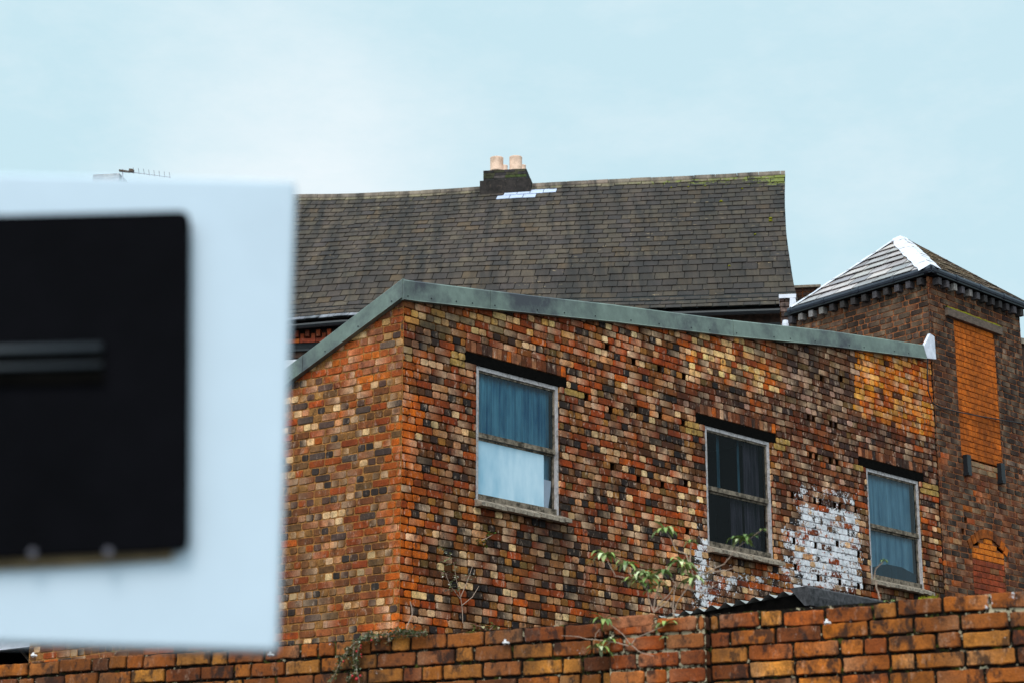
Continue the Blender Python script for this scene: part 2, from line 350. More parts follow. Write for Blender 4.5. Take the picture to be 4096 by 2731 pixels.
def brickwork(mb, P, u0, u1, v0, v1, c, colf, bond='english', sl=.226, hl=.112, joint=.012, cc=.012, jt=.0022, vtop=None, cuts=(), holes=(), paint=None, rec=-.014, n=1, phase=0, backing=True, inset=.004, mcol=None, mpaint=None, r=rnd, vwob=None, hole_depth=.1):
    vt = vtop or (lambda u: v1)
    nrow = int(round((v1 - v0) / c))
    wob = vwob or (lambda u, v: 0)
    for i in range(nrow):
        a, b = v0 + i * c, v0 + (i + 1) * c
        mid = (a + b) / 2
        rowcut = [(x0, x1) for x0, x1, y0, y1 in cuts if y0 - .004 < mid < y1 + .004]
        rowhole = [(x - .034, x + .034) for x, y in holes if a <= y < b]
        kind = 'H' if bond == 'english' and (i + phase) % 2 == 0 else 'S'
        # bricks
        u = u0 - (r.uniform(0, sl) if bond != 'quoin' else 0)
        if bond == 'stretcher': u = u0 - (sl / 2 if i % 2 else 0) - .02
        while u < u1:
            k = kind
            if bond in ('english', 'mixed') and r.random() < (.09 if k == 'S' else .08): k = 'H' if k == 'S' else 'S'
            if bond == 'mixed': k = 'H' if r.random() < .22 else 'S'
            w = (sl if k == 'S' else hl) * r.uniform(.94, 1.05)
            ivs = [(max(u, u0), min(u + w, u1))]
            for x0, x1 in rowcut + rowhole: ivs = sub_iv(ivs, x0, x1)
            for x, y in ivs:
                if y - x < .03: continue
                um = (x + y) / 2; t = min(vt(x), vt(y))
                if a > t - .025: continue
                q = colf(um, mid, k, i)
                if q is None: continue
                col, proud, pale = q
                wv = wob(um, mid)
                hj = joint / 2
                brick(mb, P, x + hj, y - hj, a + hj + wv, min(b, max(vt(um), a + .03)) - hj + wv, proud, col, cc, jt, n, paint=paint, pale=pale, inset=inset, r=r)
            u += w
        if not backing: continue
        ivs = [(u0, u1)]
        for x0, x1 in rowcut + rowhole: ivs = sub_iv(ivs, x0, x1)
        for x, y in ivs:
            kk = max(1, int((y - x) / .3)); 
            for q in range(kk):
                xa, xb = x + (y - x) * q / kk, x + (y - x) * (q + 1) / kk
                ta, tb = min(b, vt(xa)), min(b, vt(xb))
                if max(ta, tb) <= a: continue
                ta, tb = max(ta, a + .0005), max(tb, a + .0005)
                mc = mcol(xa, mid) if mcol else (1, 1, 1)
                vv = [(xa, a), (xb, a), (xb, tb), (xa, ta)]
                mp = mpaint or paint; cl = [(*mc, mp(*z) if mp else 0) for z in vv]
                f = [(0, 1, 2, 3)] if P.sg > 0 else [(3, 2, 1, 0)]
                mb.add([P.p(z[0], z[1], rec) for z in vv], f, 1, cl)
        for x0, x1 in rowhole:
            for A, B in (((x0, a), (x1, a)), ((x1, a), (x1, b)), ((x1, b), (x0, b)), ((x0, b), (x0, a))):
                mb.quad(P.p(*A, rec), P.p(*B, rec), P.p(*B, -hole_depth), P.p(*A, -hole_depth), 1, (.4, .35, .3, 0))
            mb.quad(P.p(x0, a, -hole_depth), P.p(x1, a, -hole_depth), P.p(x1, b, -hole_depth), P.p(x0, b, -hole_depth), 1, (.3, .25, .2, 0))
def smooth(x, a, b): t = max(0.0, min(1.0, (x - a) / (b - a))); return t * t * (3 - 2 * t)

# ------------------------------------------------------------------ setting
hf = math.hypot(F_PX, 2386)
AZ_R = math.degrees(math.atan2(8589, hf)); AZ_L = math.degrees(math.atan2(-12048, hf)); AZ_W = math.degrees(math.atan2(-17250, hf)); AZ_T = math.degrees(math.atan2(-7248, hf))
_r = ray(1606, 1800); CORNER = EYE + _r * (21 / math.hypot(_r[0], _r[1]))
R = Plane(CORNER, AZ_R, 1); L = Plane(CORNER, AZ_L, -1)
_q = pix_y(3600, 2400, 10.1); W = Plane(_q, AZ_W, -1)
g = MB(); g.quad((-900, -300, 0), (900, -300, 0), (900, 1500, 0), (-900, 1500, 0))
tag(g.build('ground', M['ground']), kind='structure')

# ------------------------------------------------------------------ brick workshop
CS = .0828; V_SILL = 6.10; V_HEAD = V_SILL + 18 * CS
WIN = [(1.085, 2.385), (4.95, 6.225), (8.275, 9.495)]
U_END = 9.955
R_TOP = [R.uv(x, y) for x, y in [(1608, 1123), (2100, 1184), (2452, 1223), (2914, 1283), (3300, 1324), (3690, 1382)]]
R_BOT = [R.uv(x, y) for x, y in [(1614, 1202), (1950, 1238), (2457, 1290), (2919, 1346), (3300, 1383), (3699, 1435)]]
r_top = lambda u: interp(u, R_TOP); r_bot = lambda u: interp(u, R_BOT)
LS = (7.409 - 8.081) / (1.582 - .034)
l_bot = lambda u: 8.09 + LS * u
l_top = lambda u: 8.30 + (7.605 - 8.302) / (1.59 - .028) * u
L_END = 5.5
shop = thing('brick_workshop', CORNER * np.array([1, 1, 0]), 'old two-faced brick workshop with three sash windows and green-grey metal roof edge', 'building')
S_PAL = [((150, 68, 30), 3.8), ((122, 58, 32), 3), ((140, 88, 58), 1.4), ((96, 56, 36), 2), ((50, 42, 38), 1.5), ((184, 130, 96), .8), ((172, 86, 34), 1.6)]
H_PAL = [((158, 114, 70), 2.4), ((112, 72, 42), 2.4), ((218, 192, 158), 1.9), ((38, 37, 42), 2.2), ((66, 50, 46), 1.8), ((176, 138, 112), 1.6), ((150, 70, 34), 1), ((120, 98, 52), .6)]
LS_PAL = [((158, 76, 46), 3.4), ((140, 86, 72), 3), ((120, 74, 56), 2.4), ((84, 74, 74), 1.6), ((176, 92, 48), 1.2), ((120, 92, 66), 1)]
LH_PAL = [((156, 118, 80), 2.8), ((122, 88, 62), 2.6), ((216, 190, 156), 1.9), ((54, 54, 60), 1.7), ((96, 74, 70), 1.5), ((172, 128, 106), 1.3), ((160, 82, 44), .8)]
CREAM = [((232, 202, 152), 3), ((214, 168, 108), 2), ((150, 70, 44), 2), ((150, 100, 84), 2), ((180, 96, 40), 1.2), ((134, 118, 90), 1), ((96, 74, 60), .6)]
PURP = [((120, 80, 68), 2.4), ((172, 146, 138), 2), ((92, 66, 60), 2.4), ((124, 100, 62), 1), ((72, 54, 54), 1.4), ((104, 58, 36), 1)]
ORNG = [((214, 132, 46), 3), ((204, 112, 30), 3), ((220, 162, 100), 2.2), ((166, 82, 30), 1.2), ((206, 150, 66), 1.4), ((96, 52, 34), .5)]
DARKR = [((112, 54, 30), 3), ((92, 52, 40), 3), ((126, 78, 64), 1.5), ((64, 40, 36), 1.4), ((140, 70, 34), 1.2)]
dp = lambda P, pts: [P.duv(*q) for q in pts]
PA = dp(R, [(925, 690), (1330, 735), (1320, 780), (1100, 770), (930, 745)])
PB = dp(R, [(1585, 765), (1800, 790), (1800, 905), (1590, 865)])
PC = dp(R, [(1800, 785), (1966, 800), (1970, 1000), (1800, 955)])
PD = dp(R, [(1966, 800), (2160, 830), (2160, 1003), (1970, 962)])
PE = dp(R, [(1560, 880), (1790, 920), (2150, 1010), (2150, 1110), (1960, 1070), (1800, 1010), (1560, 940)])
PF = dp(R, [(1790, 985), (1985, 1040), (1990, 1180), (1790, 1140)])
HOLES = [(2100 + x / 1.742, 1300 + y / 1.742) for x, y in [(575, 140), (760, 240), (940, 300), (1110, 350), (430, 505), (600, 570), (780, 600), (945, 640), (1105, 680), (615, 1005), (795, 1055), (960, 1090), (1125, 1120), (1135, 1420)]]
HOLES += [(3000 + x / 1.742, 1500 + y / 1.742) for x, y in [(410, 280), (445, 290), (565, 325), (600, 335), (425, 555), (465, 570), (565, 600), (610, 600), (300, 850), (455, 890), (495, 895), (595, 915), (630, 925), (740, 945), (310, 1130), (340, 1140), (460, 1165), (490, 1175), (615, 1190), (640, 1200), (760, 1230), (790, 1230), (320, 1320), (480, 1395), (505, 1405), (630, 1430), (760, 1450), (800, 1470), (500, -5 + 20), (640, 40)]]
_h = []
for p in HOLES:
    u, v = R.uv(*p)
    if all(abs(u - a) > .1 or abs(v - b) > .06 for a, b in _h): _h.append((u, v))
HOLES = _h
STONES = dp(R, [(1058, 828), (1318, 905), (1592, 985), (1800, 1022), (1968, 1075), (2137, 1122)])
WP = [(dp(R, [(1826, 1140), (1980, 1165), (1988, 1365), (1826, 1365)]), 1.0), (dp(R, [(1783, 1190), (1845, 1200), (1845, 1362), (1783, 1362)]), .8), (dp(R, [(1592, 1130), (1618, 1135), (1618, 1240), (1592, 1240)]), .55), (dp(R, [(1588, 1225), (1634, 1230), (1636, 1410), (1590, 1410)]), 1.05), (dp(R, [(1625, 1290), (1790, 1300), (1790, 1365), (1625, 1400)]), .62), (dp(R, [(1815, 1095), (1980, 1115), (1980, 1180), (1815, 1160)]), .6)]
def polydist(p, poly):
    if not inpoly(p, poly): return 0.0
    m = 9
    for i in range(len(poly)):
        a = np.array(poly[i - 1]); b = np.array(poly[i]); q = np.array(p); t = max(0, min(1, np.dot(q - a, b - a) / np.dot(b - a, b - a)))
        m = min(m, np.linalg.norm(q - a - t * (b - a)))
    return m
def r_paint(u, v):
    if u < 4.6 or v > 7.4: return 0
    s = 0
    for poly, k in WP: s = max(s, k * (.45 + .55 * smooth(polydist((u, v), poly), 0, .16)) if inpoly((u, v), poly) else 0)
    return s * .70
def r_col(u, v, k, i):
    pr = rnd.uniform(-.003, .004); pale = 0
    for su, sv in STONES:
        if abs(u - su) < .14 and abs(v - sv) < .07: return jit(balb(176, 154, 92), .15), .004, 0
    if inpoly((u, v), PA): c = pick(CREAM)
    elif inpoly((u, v), PB): c = pick(CREAM)
    elif inpoly((u, v), PC): c = pick(PURP)
    elif inpoly((u, v), PD): c = pick(ORNG)
    elif inpoly((u, v), PE) or inpoly((u, v), PF): c = pick(DARKR + (PURP if k == 'H' else []))
    elif u < .24 and v < 6.95: c = (184, 98, 30) if rnd.random() < .8 else pick(S_PAL)
    elif u < .3 and v < 7.6: c = pick([((186, 100, 34), 1.5), ((146, 76, 34), 2), ((204, 180, 130), .7), ((110, 76, 56), 1)])
    else: c = pick(S_PAL if k == 'S' else H_PAL)
    if k == 'S' and rnd.random() < .45: pale = rnd.choice((-1, 1)) * rnd.uniform(.4, 1.6)
    elif rnd.random() < .2: pale = rnd.choice((-1, 1)) * rnd.uniform(.3, .9)
    if rnd.random() < .05: pr -= .006
    return jit(balb(*c), .2), pr, pale
def l_col(u, v, k, i):
    pr = rnd.uniform(-.003, .004); pale = 0
    if u < .22 and v < 6.85: c = (182, 96, 30) if (i % 2 or k == 'S') and rnd.random() < .85 else pick(LS_PAL)
    elif u < 1.1 and v > 7.3: c = pick([((160, 84, 66), 3), ((140, 92, 84), 2), ((186, 104, 60), 1.3), ((200, 168, 122), 1), ((96, 80, 80), .7)])
    else: c = pick(LS_PAL if k == 'S' else LH_PAL)
    if rnd.random() < .35: pale = rnd.choice((-1, 1)) * rnd.uniform(.3, 1.2)
    return jit(balb(*c), .2), pr, pale
V0R = V_SILL - 28 * CS     # brickwork seen above the yard wall; plain below
cuts = []
for a, b in WIN: cuts += [(a, b, V_SILL, V_HEAD), (a - .17, b + .12, V_HEAD, V_HEAD + 3 * CS)]
mb = MB()
brickwork(mb, R, 0, U_END, V0R, V0R + 74 * CS, CS, r_col, vtop=lambda u: r_bot(u) + .05, cuts=cuts, holes=HOLES, paint=r_paint, vwob=lambda u, v: .005 * math.sin(1.7 * u + 1.1 * v) + .004 * math.sin(4.3 * u - 2 * v), mcol=lambda u, v: (2.2, 2.2, 2.3) if inpoly((u, v), PA) or inpoly((u, v), PB) else ((2.4, 2.2, 1.5) if inpoly((u, v), PD) else (1, 1, 1)))
for a, b in WIN:                    # bricks on end over each lintel
    x = a - .17
    while x < b + .10:
        w = .078 * rnd.uniform(.92, 1.08)
        brick(mb, R, x + .004, min(x + w, b + .12) - .004, V_HEAD + 1.45 * CS + .004, V_HEAD + 3 * CS - .004, rnd.uniform(-.002, .004), jit(balb(*pick([((112, 64, 50), 3), ((150, 106, 92), 1.6), ((184, 158, 140), .7), ((84, 58, 52), 2), ((58, 50, 52), .8), ((180, 96, 40), .4)])), .2), .006, .0015)
        x += w
    mb.pbox(R, a - .17, b + .12, V_HEAD + 1.4 * CS, V_HEAD + 3 * CS, -.05, -.011, 1, (.7, .7, .7, 0))
    for A, B in (((a, V_SILL), (a, V_HEAD)), ((b, V_HEAD), (b, V_SILL)), ((b, V_SILL), (a, V_SILL))):   # reveals
        mb.quad(R.p(*A, -.011), R.p(*B, -.011), R.p(*B, -.14), R.p(*A, -.14), 1, (1.6, 1.2, .8, 0))
    k = V_SILL
    while k < V_HEAD - .02:         # brick ends seen in the right-hand reveal
        brick(mb, Plane(R.p(b, 0, 0), AZ_R - 90, -1), .012, .115, k + .005, k + CS - .005, .003, jit(balb(*pick(H_PAL)), .2), .006, .001); k += CS
mb.quad(R.p(0, 0, -.011), R.p(U_END, 0, -.011), R.p(U_END, V0R, -.011), R.p(0, V0R, -.011), 0, (*alb(110, 64, 40), 0))
mb.build('wall', [M['brick'], M['mortar']], shop)['label'] = 'window side of patched red brick with white paint remains'
mb = MB()
brickwork(mb, L, 0, L_END, V0R, V0R + 74 * CS, CS, l_col, vtop=lambda u: l_bot(u) + .04, phase=1, rec=-.006, vwob=lambda u, v: .005 * math.sin(2.1 * u + 1.3 * v) + .003 * math.sin(5 * u))
mb.quad(L.p(0, 0, -.011), L.p(L_END, 0, -.011), L.p(L_END, V0R, -.011), L.p(0, V0R, -.011), 0, (*alb(120, 74, 50), 0))
mb.hexa([R.p(-.004, 0, -.016) , R.p(.012, 0, -.016), L.p(.03, 0, -.03), L.p(.012, 0, -.016), R.p(-.004, 8.1, -.016), R.p(.012, 8.1, -.016), L.p(.03, 8.1, -.03), L.p(.012, 8.1, -.016)], 1)
# rear of the building
ru = R.p(U_END, 0, -.02); bl = L.p(L_END, 0, -.02); bk = ru + (bl - L.p(0, 0, -.02))
for A, B, za, zb in ((bl, bk, l_bot(L_END), l_bot(L_END) + 1.2), (bk, ru, l_bot(L_END) + 1.2, r_bot(U_END))):
    mb.quad(A, B, B + UP * zb, A + UP * za, 0, (*alb(110, 70, 48), 0))
mb.build('wall', [M['brick_gable'], M['mortar_gable']], shop)['label'] = 'side wall of mixed brown and cream brick under the sloping edge'
mb = MB(); c0 = R.p(.02, 0, -.03) + UP * 8.12
mb.quad(c0, R.p(U_END - .02, r_top(U_END) - .1, -.05), bk + UP * (l_bot(L_END) + 1.3), bl + UP * (l_bot(L_END) + .06)); mb.build('roof', M['slate_pale'] if False else M['felt'], shop)
# metal edge: one sheet per length
ends = [R_TOP[0][0] - .02] + [R.uv(x, 1250)[0] for x in (1947, 2454, 2917, 3323)] + [R_TOP[-1][0]]
for i in range(5):
    a, b = ends[i] + .002, ends[i + 1] - .002; mb = MB(); n0 = .055 + .004 * (i % 2); k = 6; vs = []
    for q in range(k + 1):
        u = a + (b - a) * q / k
        vs += [R.p(u, r_bot(u) - .012, n0 + .012), R.p(u, r_bot(u), n0), R.p(u, r_top(u) - .015, n0), R.p(u, r_top(u), n0 - .015), R.p(u, r_top(u) - .005, -.05), R.p(u, r_bot(u) - .01, -.005)]
    fs = []
    for q in range(k):
        for z in range(6): fs.append((q * 6 + z, (q + 1) * 6 + z, (q + 1) * 6 + (z + 1) % 6, q * 6 + (z + 1) % 6))
    fs += [(5, 4, 3, 2, 1, 0), tuple(k * 6 + z for z in range(6))]
    mb.add(vs, fs)
    for q in range(4):               # fixing nails
        u = a + (b - a) * (q + rnd.uniform(.1, .6)) / 4; v = r_bot(u) + .035; mb.tube([R.p(u, v, n0 - .002), R.p(u, v, n0 + .006)], .008, 6, 1)
    mb.build('roof_edge_flashing', [M['metal'], M['black']], shop)
le = [-.02, 1.35, 3.1, L_END + .1]
for i in range(3):
    a, b = le[i] + .002, le[i + 1] - .002; mb = MB(); n0 = .055 + .004 * (i % 2); vs = []
    for u in (a, b):
        vs += [L.p(u, l_bot(u) - .012, n0 + .012), L.p(u, l_bot(u), n0), L.p(u, l_top(u) - .015, n0), L.p(u, l_top(u), n0 - .015), L.p(u, l_top(u) - .005, -.25), L.p(u, l_bot(u) - .01, -.005)]
    mb.add(vs, [(z, z + 6, 6 + (z + 1) % 6, (z + 1) % 6) for z in range(6)] + [(5, 4, 3, 2, 1, 0), (6, 7, 8, 9, 10, 11)])
    for q in range(3): u = a + (b - a) * (q + .3) / 3; v = l_bot(u) + .035; mb.tube([L.p(u, v, n0 - .002), L.p(u, v, n0 + .006)], .008, 6, 1)
    mb.build('roof_edge_flashing', [M['metal'], M['black']], shop)
mb = MB(); pe = dp(R, [(2114, 797), (2128, 768), (2138, 775), (2142, 826), (2122, 824)])
mb.add([R.p(u, v, .06) for u, v in pe] + [R.p(u, v, .02) for u, v in pe], [(0, 1, 2, 3, 4), (9, 8, 7, 6, 5)] + [(i, 5 + i, 5 + (i + 1) % 5, (i + 1) % 5) for i in range(5)])
mb.build('lead_patch', M['lead'], shop)
# windows
def folds(mb, u0, u1, v0, v1, n, amp, per, ph, col=(1, 1, 1, 0)):
    k = int((u1 - u0) / .012); vs = []
    for q in range(k + 1):
        u = u0 + (u1 - u0) * q / k; d = n + amp * math.sin(u / per * 6.28 + ph) + amp * .5 * math.sin(u / per * 2.7 * 6.28 + 2 * ph)
        vs += [R.p(u, v0, d), R.p(u, v1, d)]
    mb.add(vs, [(2 * q, 2 * q + 2, 2 * q + 3, 2 * q + 1) for q in range(k)], 0, col)
CUR = {'thin': curtain_mat('dim_blue_net', alb(14, 30, 40), alb(60, 100, 116)), 'reflection': curtain_mat('dark_teal_reflection', alb(8, 50, 66), alb(14, 66, 84)), 'teal': curtain_mat('teal_net_curtain', alb(12, 98, 138), alb(112, 182, 206)), 'pale': curtain_mat('pale_blue_sheet', alb(134, 182, 206), alb(184, 216, 232), (1.3, 1.3, 1)), 'blue': curtain_mat('blue_net_curtain', alb(72, 128, 156), alb(130, 180, 202), (14, 14, .8)), 'strip': curtain_mat('grey_curtain', alb(18, 20, 26), alb(72, 66, 76)), 'room': plain('dark_room', (.004, .004, .005), .9, bump=0), 'paper': plain('white_paper', alb(214, 222, 238), .8, .05, bump=0)}
def window(a, b, mode):
    fw = .047; rail = V_SILL + .725; n1, n0 = -.022, -.085
    f = MB()
    f.pbox(R, a + .004, a + fw, V_SILL + .005, V_HEAD - .004, n0, n1); f.pbox(R, b - fw, b - .004, V_SILL + .005, V_HEAD - .004, n0, n1)
    f.pbox(R, a + fw, b - fw, V_HEAD - fw, V_HEAD - .004, n0, n1); f.pbox(R, a + fw, b - fw, V_SILL + .005, V_SILL + .07, n0, n1 + .01, 1)
    f.pbox(R, a + fw, b - fw, rail - .028, rail + .026, n0, n1 - .002, 1)
    fo = f.build('window', [M['frame'], M['rail']], shop)
    for z0, z1, d in ((V_SILL + .075, rail - .032, -.062), (rail + .03, V_HEAD - fw, -.048)):
        s = MB(); e = .022                     # sash bars
        s.pbox(R, a + fw, a + fw + e, z0, z1, d - .012, d + .012); s.pbox(R, b - fw - e, b - fw, z0, z1, d - .012, d + .012)
        s.pbox(R, a + fw + e, b - fw - e, z1 - e, z1, d - .012, d + .012); s.build('sash', M['rail'], fo)
        p = MB(); p.quad(R.p(a + fw, z0, d), R.p(b - fw, z0, d), R.p(b - fw, z1, d), R.p(a + fw, z1, d)); p.build('pane', M['glass' if mode == 2 else 'glass_bright'], fo)
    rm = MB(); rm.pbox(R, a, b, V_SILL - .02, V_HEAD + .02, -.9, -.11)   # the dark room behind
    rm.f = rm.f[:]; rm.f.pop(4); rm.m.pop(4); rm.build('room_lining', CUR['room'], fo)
    c = MB()
    if mode == 1:
        folds(c, a + .05, b - .05, rail - .02, V_HEAD - .02, -.13, .008, .09, .4); c.build('curtain', CUR['teal'], fo)
        c = MB(); folds(c, a + fw, b - .205, V_SILL + .07, rail - .02, -.056, .0004, .5, 1); c.build('pale_sheet', CUR['pale'], fo)  # pale blue sheet set just in front of the lower glass
        c = MB(); folds(c, b - .205, b - .05, V_SILL + .02, rail - .02, -.135, .004, .08, 1); c.build('curtain', CUR['blue'], fo)
        c = MB(); q = [(b - .195, V_SILL + .08), (b - .12, V_SILL + .08), (b - .085, V_SILL + .24), (b - .065, V_SILL + .4), (b - .198, V_SILL + .4)]
        c.add([R.p(u, v, -.07 - .03 * (u - b + .25)) for u, v in q], [(0, 1, 2, 3, 4)]); c.build('paper_sheet', CUR['paper'], fo)
    elif mode == 2:
        for x0, x1, z0, z1 in ((.09, .12, .75, 1.45), (.39, .43, .75, 1.45), (.78, .83, .74, 1.45), (.9, 1.2, .05, 1.45), (.62, .86, .05, .7)):
            c = MB(); folds(c, a + x0, a + x1, V_SILL + z0, V_SILL + z1, -.15, .006, .07, x0 * 9); c.build('curtain', CUR['strip'] if x0 > .8 or x0 < .2 or z0 < .5 else CUR['thin'], fo)
    else:
        folds(c, a + .05, b - .05, V_SILL + .02, V_HEAD - .02, -.13, .007, .1, 2.2); c.build('curtain', CUR['blue'], fo)
        c = MB(); q = [(a + .06, V_SILL + .07), (b - .06, V_SILL + .07), (b - .06, V_SILL + .21), (b - .38, V_SILL + .27), (a + .5, V_SILL + .27), (a + .2, V_SILL + .2), (a + .06, V_SILL + .16)]
        c.add([R.p(u, v, -.10) for u, v in q], [tuple(range(7))]); c.build('reflected_roofline', CUR['reflection'], fo)  # dark flat shape standing in for a roofline reflected in the lower pane
    l = MB(); l.pbox(R, a - .165, b + .115, V_HEAD, V_HEAD + 1.4 * CS, -.14, -.006); l.build('lintel', M['soot'], shop)
    s = MB(); x = a - .03
    while x < b + .06:
        w = .1 * rnd.uniform(.85, 1.1); x1 = min(x + w, b + .08); d = rnd.uniform(-.006, .006)
        s.hexa([R.p(x + .006, V_SILL - .075, -.02), R.p(x1 - .006, V_SILL - .075, -.02), R.p(x1 - .006, V_SILL - .085 + d, .105 + d), R.p(x + .006, V_SILL - .085 + d, .105 + d), R.p(x + .006, V_SILL + .012, -.02), R.p(x1 - .006, V_SILL + .012, -.02), R.p(x1 - .006, V_SILL - .045 + d, .105 + d), R.p(x + .006, V_SILL - .045 + d, .105 + d)]); x += w
    s.build('sill', M['stone'], shop)
    return fo
window(*WIN[0], 1)['label'] = 'sash window with teal upper curtain and pale lower sheet'
window(*WIN[1], 2)['label'] = 'dark empty sash window'
window(*WIN[2], 3)['label'] = 'blue curtained sash window'
# the thin cable from the roof end over the tower
mb = MB(); cp = [(2131, 800), (2130, 860), (2133, 900), (2142, 925), (2160, 935), (2200, 945), (2260, 957), (2320, 967), (2349, 972)]
mb.tube([R.at(x * D, y * D, .045) for x, y in cp], .009, 6)
tag(mb.build('cable', M['black']), 'thin black cable clipped across the orange bricked-up tower opening', 'cable')

# ------------------------------------------------------------------ brick tower
TC = R.at(3718, 1110, .015); U_T = float(np.dot(TC - R.o, R.d)); RT = R.off(.015); EAVE = 10.62
T = Plane(TC, AZ_T, -1); TLEN, RLEN = 2.67, 2.37
tower = thing('brick_tower', TC * np.array([1, 1, 0]), 'dark brick tower with slate pyramid roof and tall orange bricked-up opening', 'tower')
U0T = U_END + .012
inf = dp(RT, [(2191, 738), (2283, 762), (2297, 1068), (2208, 1050)]); iu0, iu1 = inf[0][0], inf[1][0]; iv1, iv0 = (inf[0][1] + inf[1][1]) / 2, (inf[2][1] + inf[3][1]) / 2
ar = dp(RT, [(2231, 1230), (2304, 1240), (2304, 1370)]); au0, au1, av1 = ar[0][0], ar[1][0], (ar[0][1] + ar[1][1]) / 2
TS = [((86, 48, 38), 3), ((62, 38, 34), 3), ((104, 62, 50), 2), ((118, 84, 76), 1.3), ((44, 32, 34), 2), ((112, 58, 30), .6)]
TD = [((34, 26, 28), 3), ((48, 32, 32), 3), ((58, 42, 42), 1.5), ((74, 44, 36), 1), ((110, 100, 100), .3)]
TLOW = [((124, 62, 32), 3), ((100, 52, 30), 3), ((140, 78, 42), 2), ((50, 36, 32), 2.2), ((160, 124, 104), 1.2), ((184, 98, 32), 1.3), ((32, 26, 24), 1)]
def t_col(u, v, k, i):
    if v < iv0 - .05: c = pick(TLOW if rnd.random() < .8 else TS)
    elif u > iu1: c = pick(TD if rnd.random() < .85 else TS)
    else: c = pick(TS)
    if v > iv0 - .2 and v < iv0 and iu0 + .1 < u < iu1 - .1: c = (176, 150, 128)
    return tuple(x * .82 for x in jit(balb(*c), .42)), rnd.uniform(-.003, .004), rnd.choice((-1, 1)) * rnd.uniform(0, .7)
def i_col(u, v, k, i): return jit(alb(178, 92, 18), .08), rnd.uniform(-.001, .001), 0
def a_col(u, v, k, i): return jit(alb(*((196, 108, 24) if v > av1 - .30 else pick([((140, 62, 30), 3), ((126, 58, 34), 2), ((120, 80, 48), .6)]))), .12), rnd.uniform(-.001, .002), 0
CT = .0845; v0t = EAVE - 84 * CT
mb = MB()
brickwork(mb, RT, U0T, U_T + RLEN, v0t, EAVE, CT, t_col, bond='mixed', rec=-.006, cuts=[(iu0, iu1, iv0, iv1), (au0, au1, 0, av1)], joint=.013, holes=[RT.duv(2219, 1200), RT.duv(2212, 1215)], hole_depth=.14)
tl = lambda u, v, k, i: (jit(balb(*pick([((112, 98, 88), 3), ((84, 74, 68), 3), ((56, 48, 44), 2.6), ((100, 84, 84), 1.3), ((106, 58, 38), .4)])), .18), rnd.uniform(-.003, .004), rnd.choice((-1, 1)) * rnd.uniform(0, .6))
brickwork(mb, T, 0, TLEN, EAVE - 40 * CT, EAVE, CT, tl, bond='mixed', joint=.014, rec=-.006)
mb.quad(RT.p(U0T, 0, -.011), RT.p(U_T + RLEN, 0, -.011), RT.p(U_T + RLEN, v0t, -.011), RT.p(U0T, v0t, -.011), 0, (*alb(90, 54, 40), 0))
tb = T.p(TLEN, 0, -.011); td = RT.p(U_T + RLEN, 0, -.011); te = tb + td - T.p(0, 0, -.011)
mb.quad(T.p(0, 0, -.011), tb, tb + UP * (EAVE - 40 * CT), T.p(0, EAVE - 40 * CT, -.011), 0, (*alb(90, 70, 60), 0))
for A, B in ((tb, te), (te, td)): mb.quad(A, B, B + UP * EAVE, A + UP * EAVE, 0, (*alb(70, 50, 44), 0))
mb.build('wall', [M['brick_tower'], M['mortar_tower']], tower)
mb = MB(); ci = (iv1 - iv0) / round((iv1 - iv0) / .0845)
brickwork(mb, RT.off(-.004), iu0, iu1, iv0, iv1, ci, i_col, bond='stretcher', joint=.011, cc=.003, rec=-.007)
mb.build('bricked_up_opening', [M['infill'], M['mortar_infill']], tower)['label'] = 'tall flat orange brick infill'
mb = MB(); na = 40
brickwork(mb, RT.off(-.004), au0, au1, av1 - na * .0835, av1, .0835, a_col, bond='stretcher', joint=.013, cc=.004, vtop=lambda u: av1 - .17 * ((u - (au0 + au1) / 2) / ((au1 - au0) / 2)) ** 2)
uc = (au0 + au1) / 2; hw = (au1 - au0) / 2
for q in range(11):
    x = uc + (q - 5) / 5.5 * (hw + .06); y = av1 - .17 * ((x - uc) / hw) ** 2; an = -(x - uc) / hw * .5
    dx, dy = -math.sin(an), math.cos(an); tx, ty = math.cos(an), math.sin(an); w = .042
    ps = [(x - tx * w, y - ty * w), (x + tx * w, y + ty * w), (x + tx * w * 1.1 + dx * .12, y + ty * w * 1.1 + dy * .12), (x - tx * w * 1.1 + dx * .12, y - ty * w * 1.1 + dy * .12)]
    mb.hexa([RT.p(*z, -.01) for z in ps] + [RT.p(*z, .012) for z in ps], 0, (*jit(balb(*pick([((150, 88, 48), 2), ((176, 100, 40), 1), ((116, 72, 52), 1)])), .15), 0))
mb.build('arched_blocked_opening', [M['infill'], M['mortar_tower']], tower)['label'] = 'low arched opening bricked up in orange and red'
lt = dp(RT, [(2170, 710), (2295, 745)])
mb = MB(); z0 = lt[0][1] - .04; mb.pbox(RT, lt[0][0], lt[1][0], z0 - .06, z0 + .055, -.05, .05); lo = mb.build('lintel_beam', M['timber'], tower)
mb = MB(); vs = []; k = 24
for q in range(k + 1):
    u = lt[0][0] + (lt[1][0] - lt[0][0]) * q / k; h = .02 + .018 * rnd.random(); vs += [RT.p(u, z0 + .056, .05), RT.p(u, z0 + .056 + h, .03), RT.p(u, z0 + .056, .0)]
mb.add(vs, [f for q in range(k) for f in ((3 * q, 3 * q + 3, 3 * q + 4, 3 * q + 1), (3 * q + 1, 3 * q + 4, 3 * q + 5, 3 * q + 2))]); mb.build('moss_strip', M['moss'], lo)
for px, py in ((2217, 1066), (2295, 1085)):
    u, v = RT.duv(px, py); mb = MB(); mb.pbox(RT, u - .05, u + .05, v - .13, v + .13, 0, .07); mb.pbox(RT, u - .065, u + .02, v - .17, v - .13, 0, .09); mb.build('iron_bracket', M['black'], tower)
OV = .10; RISE = 1.26
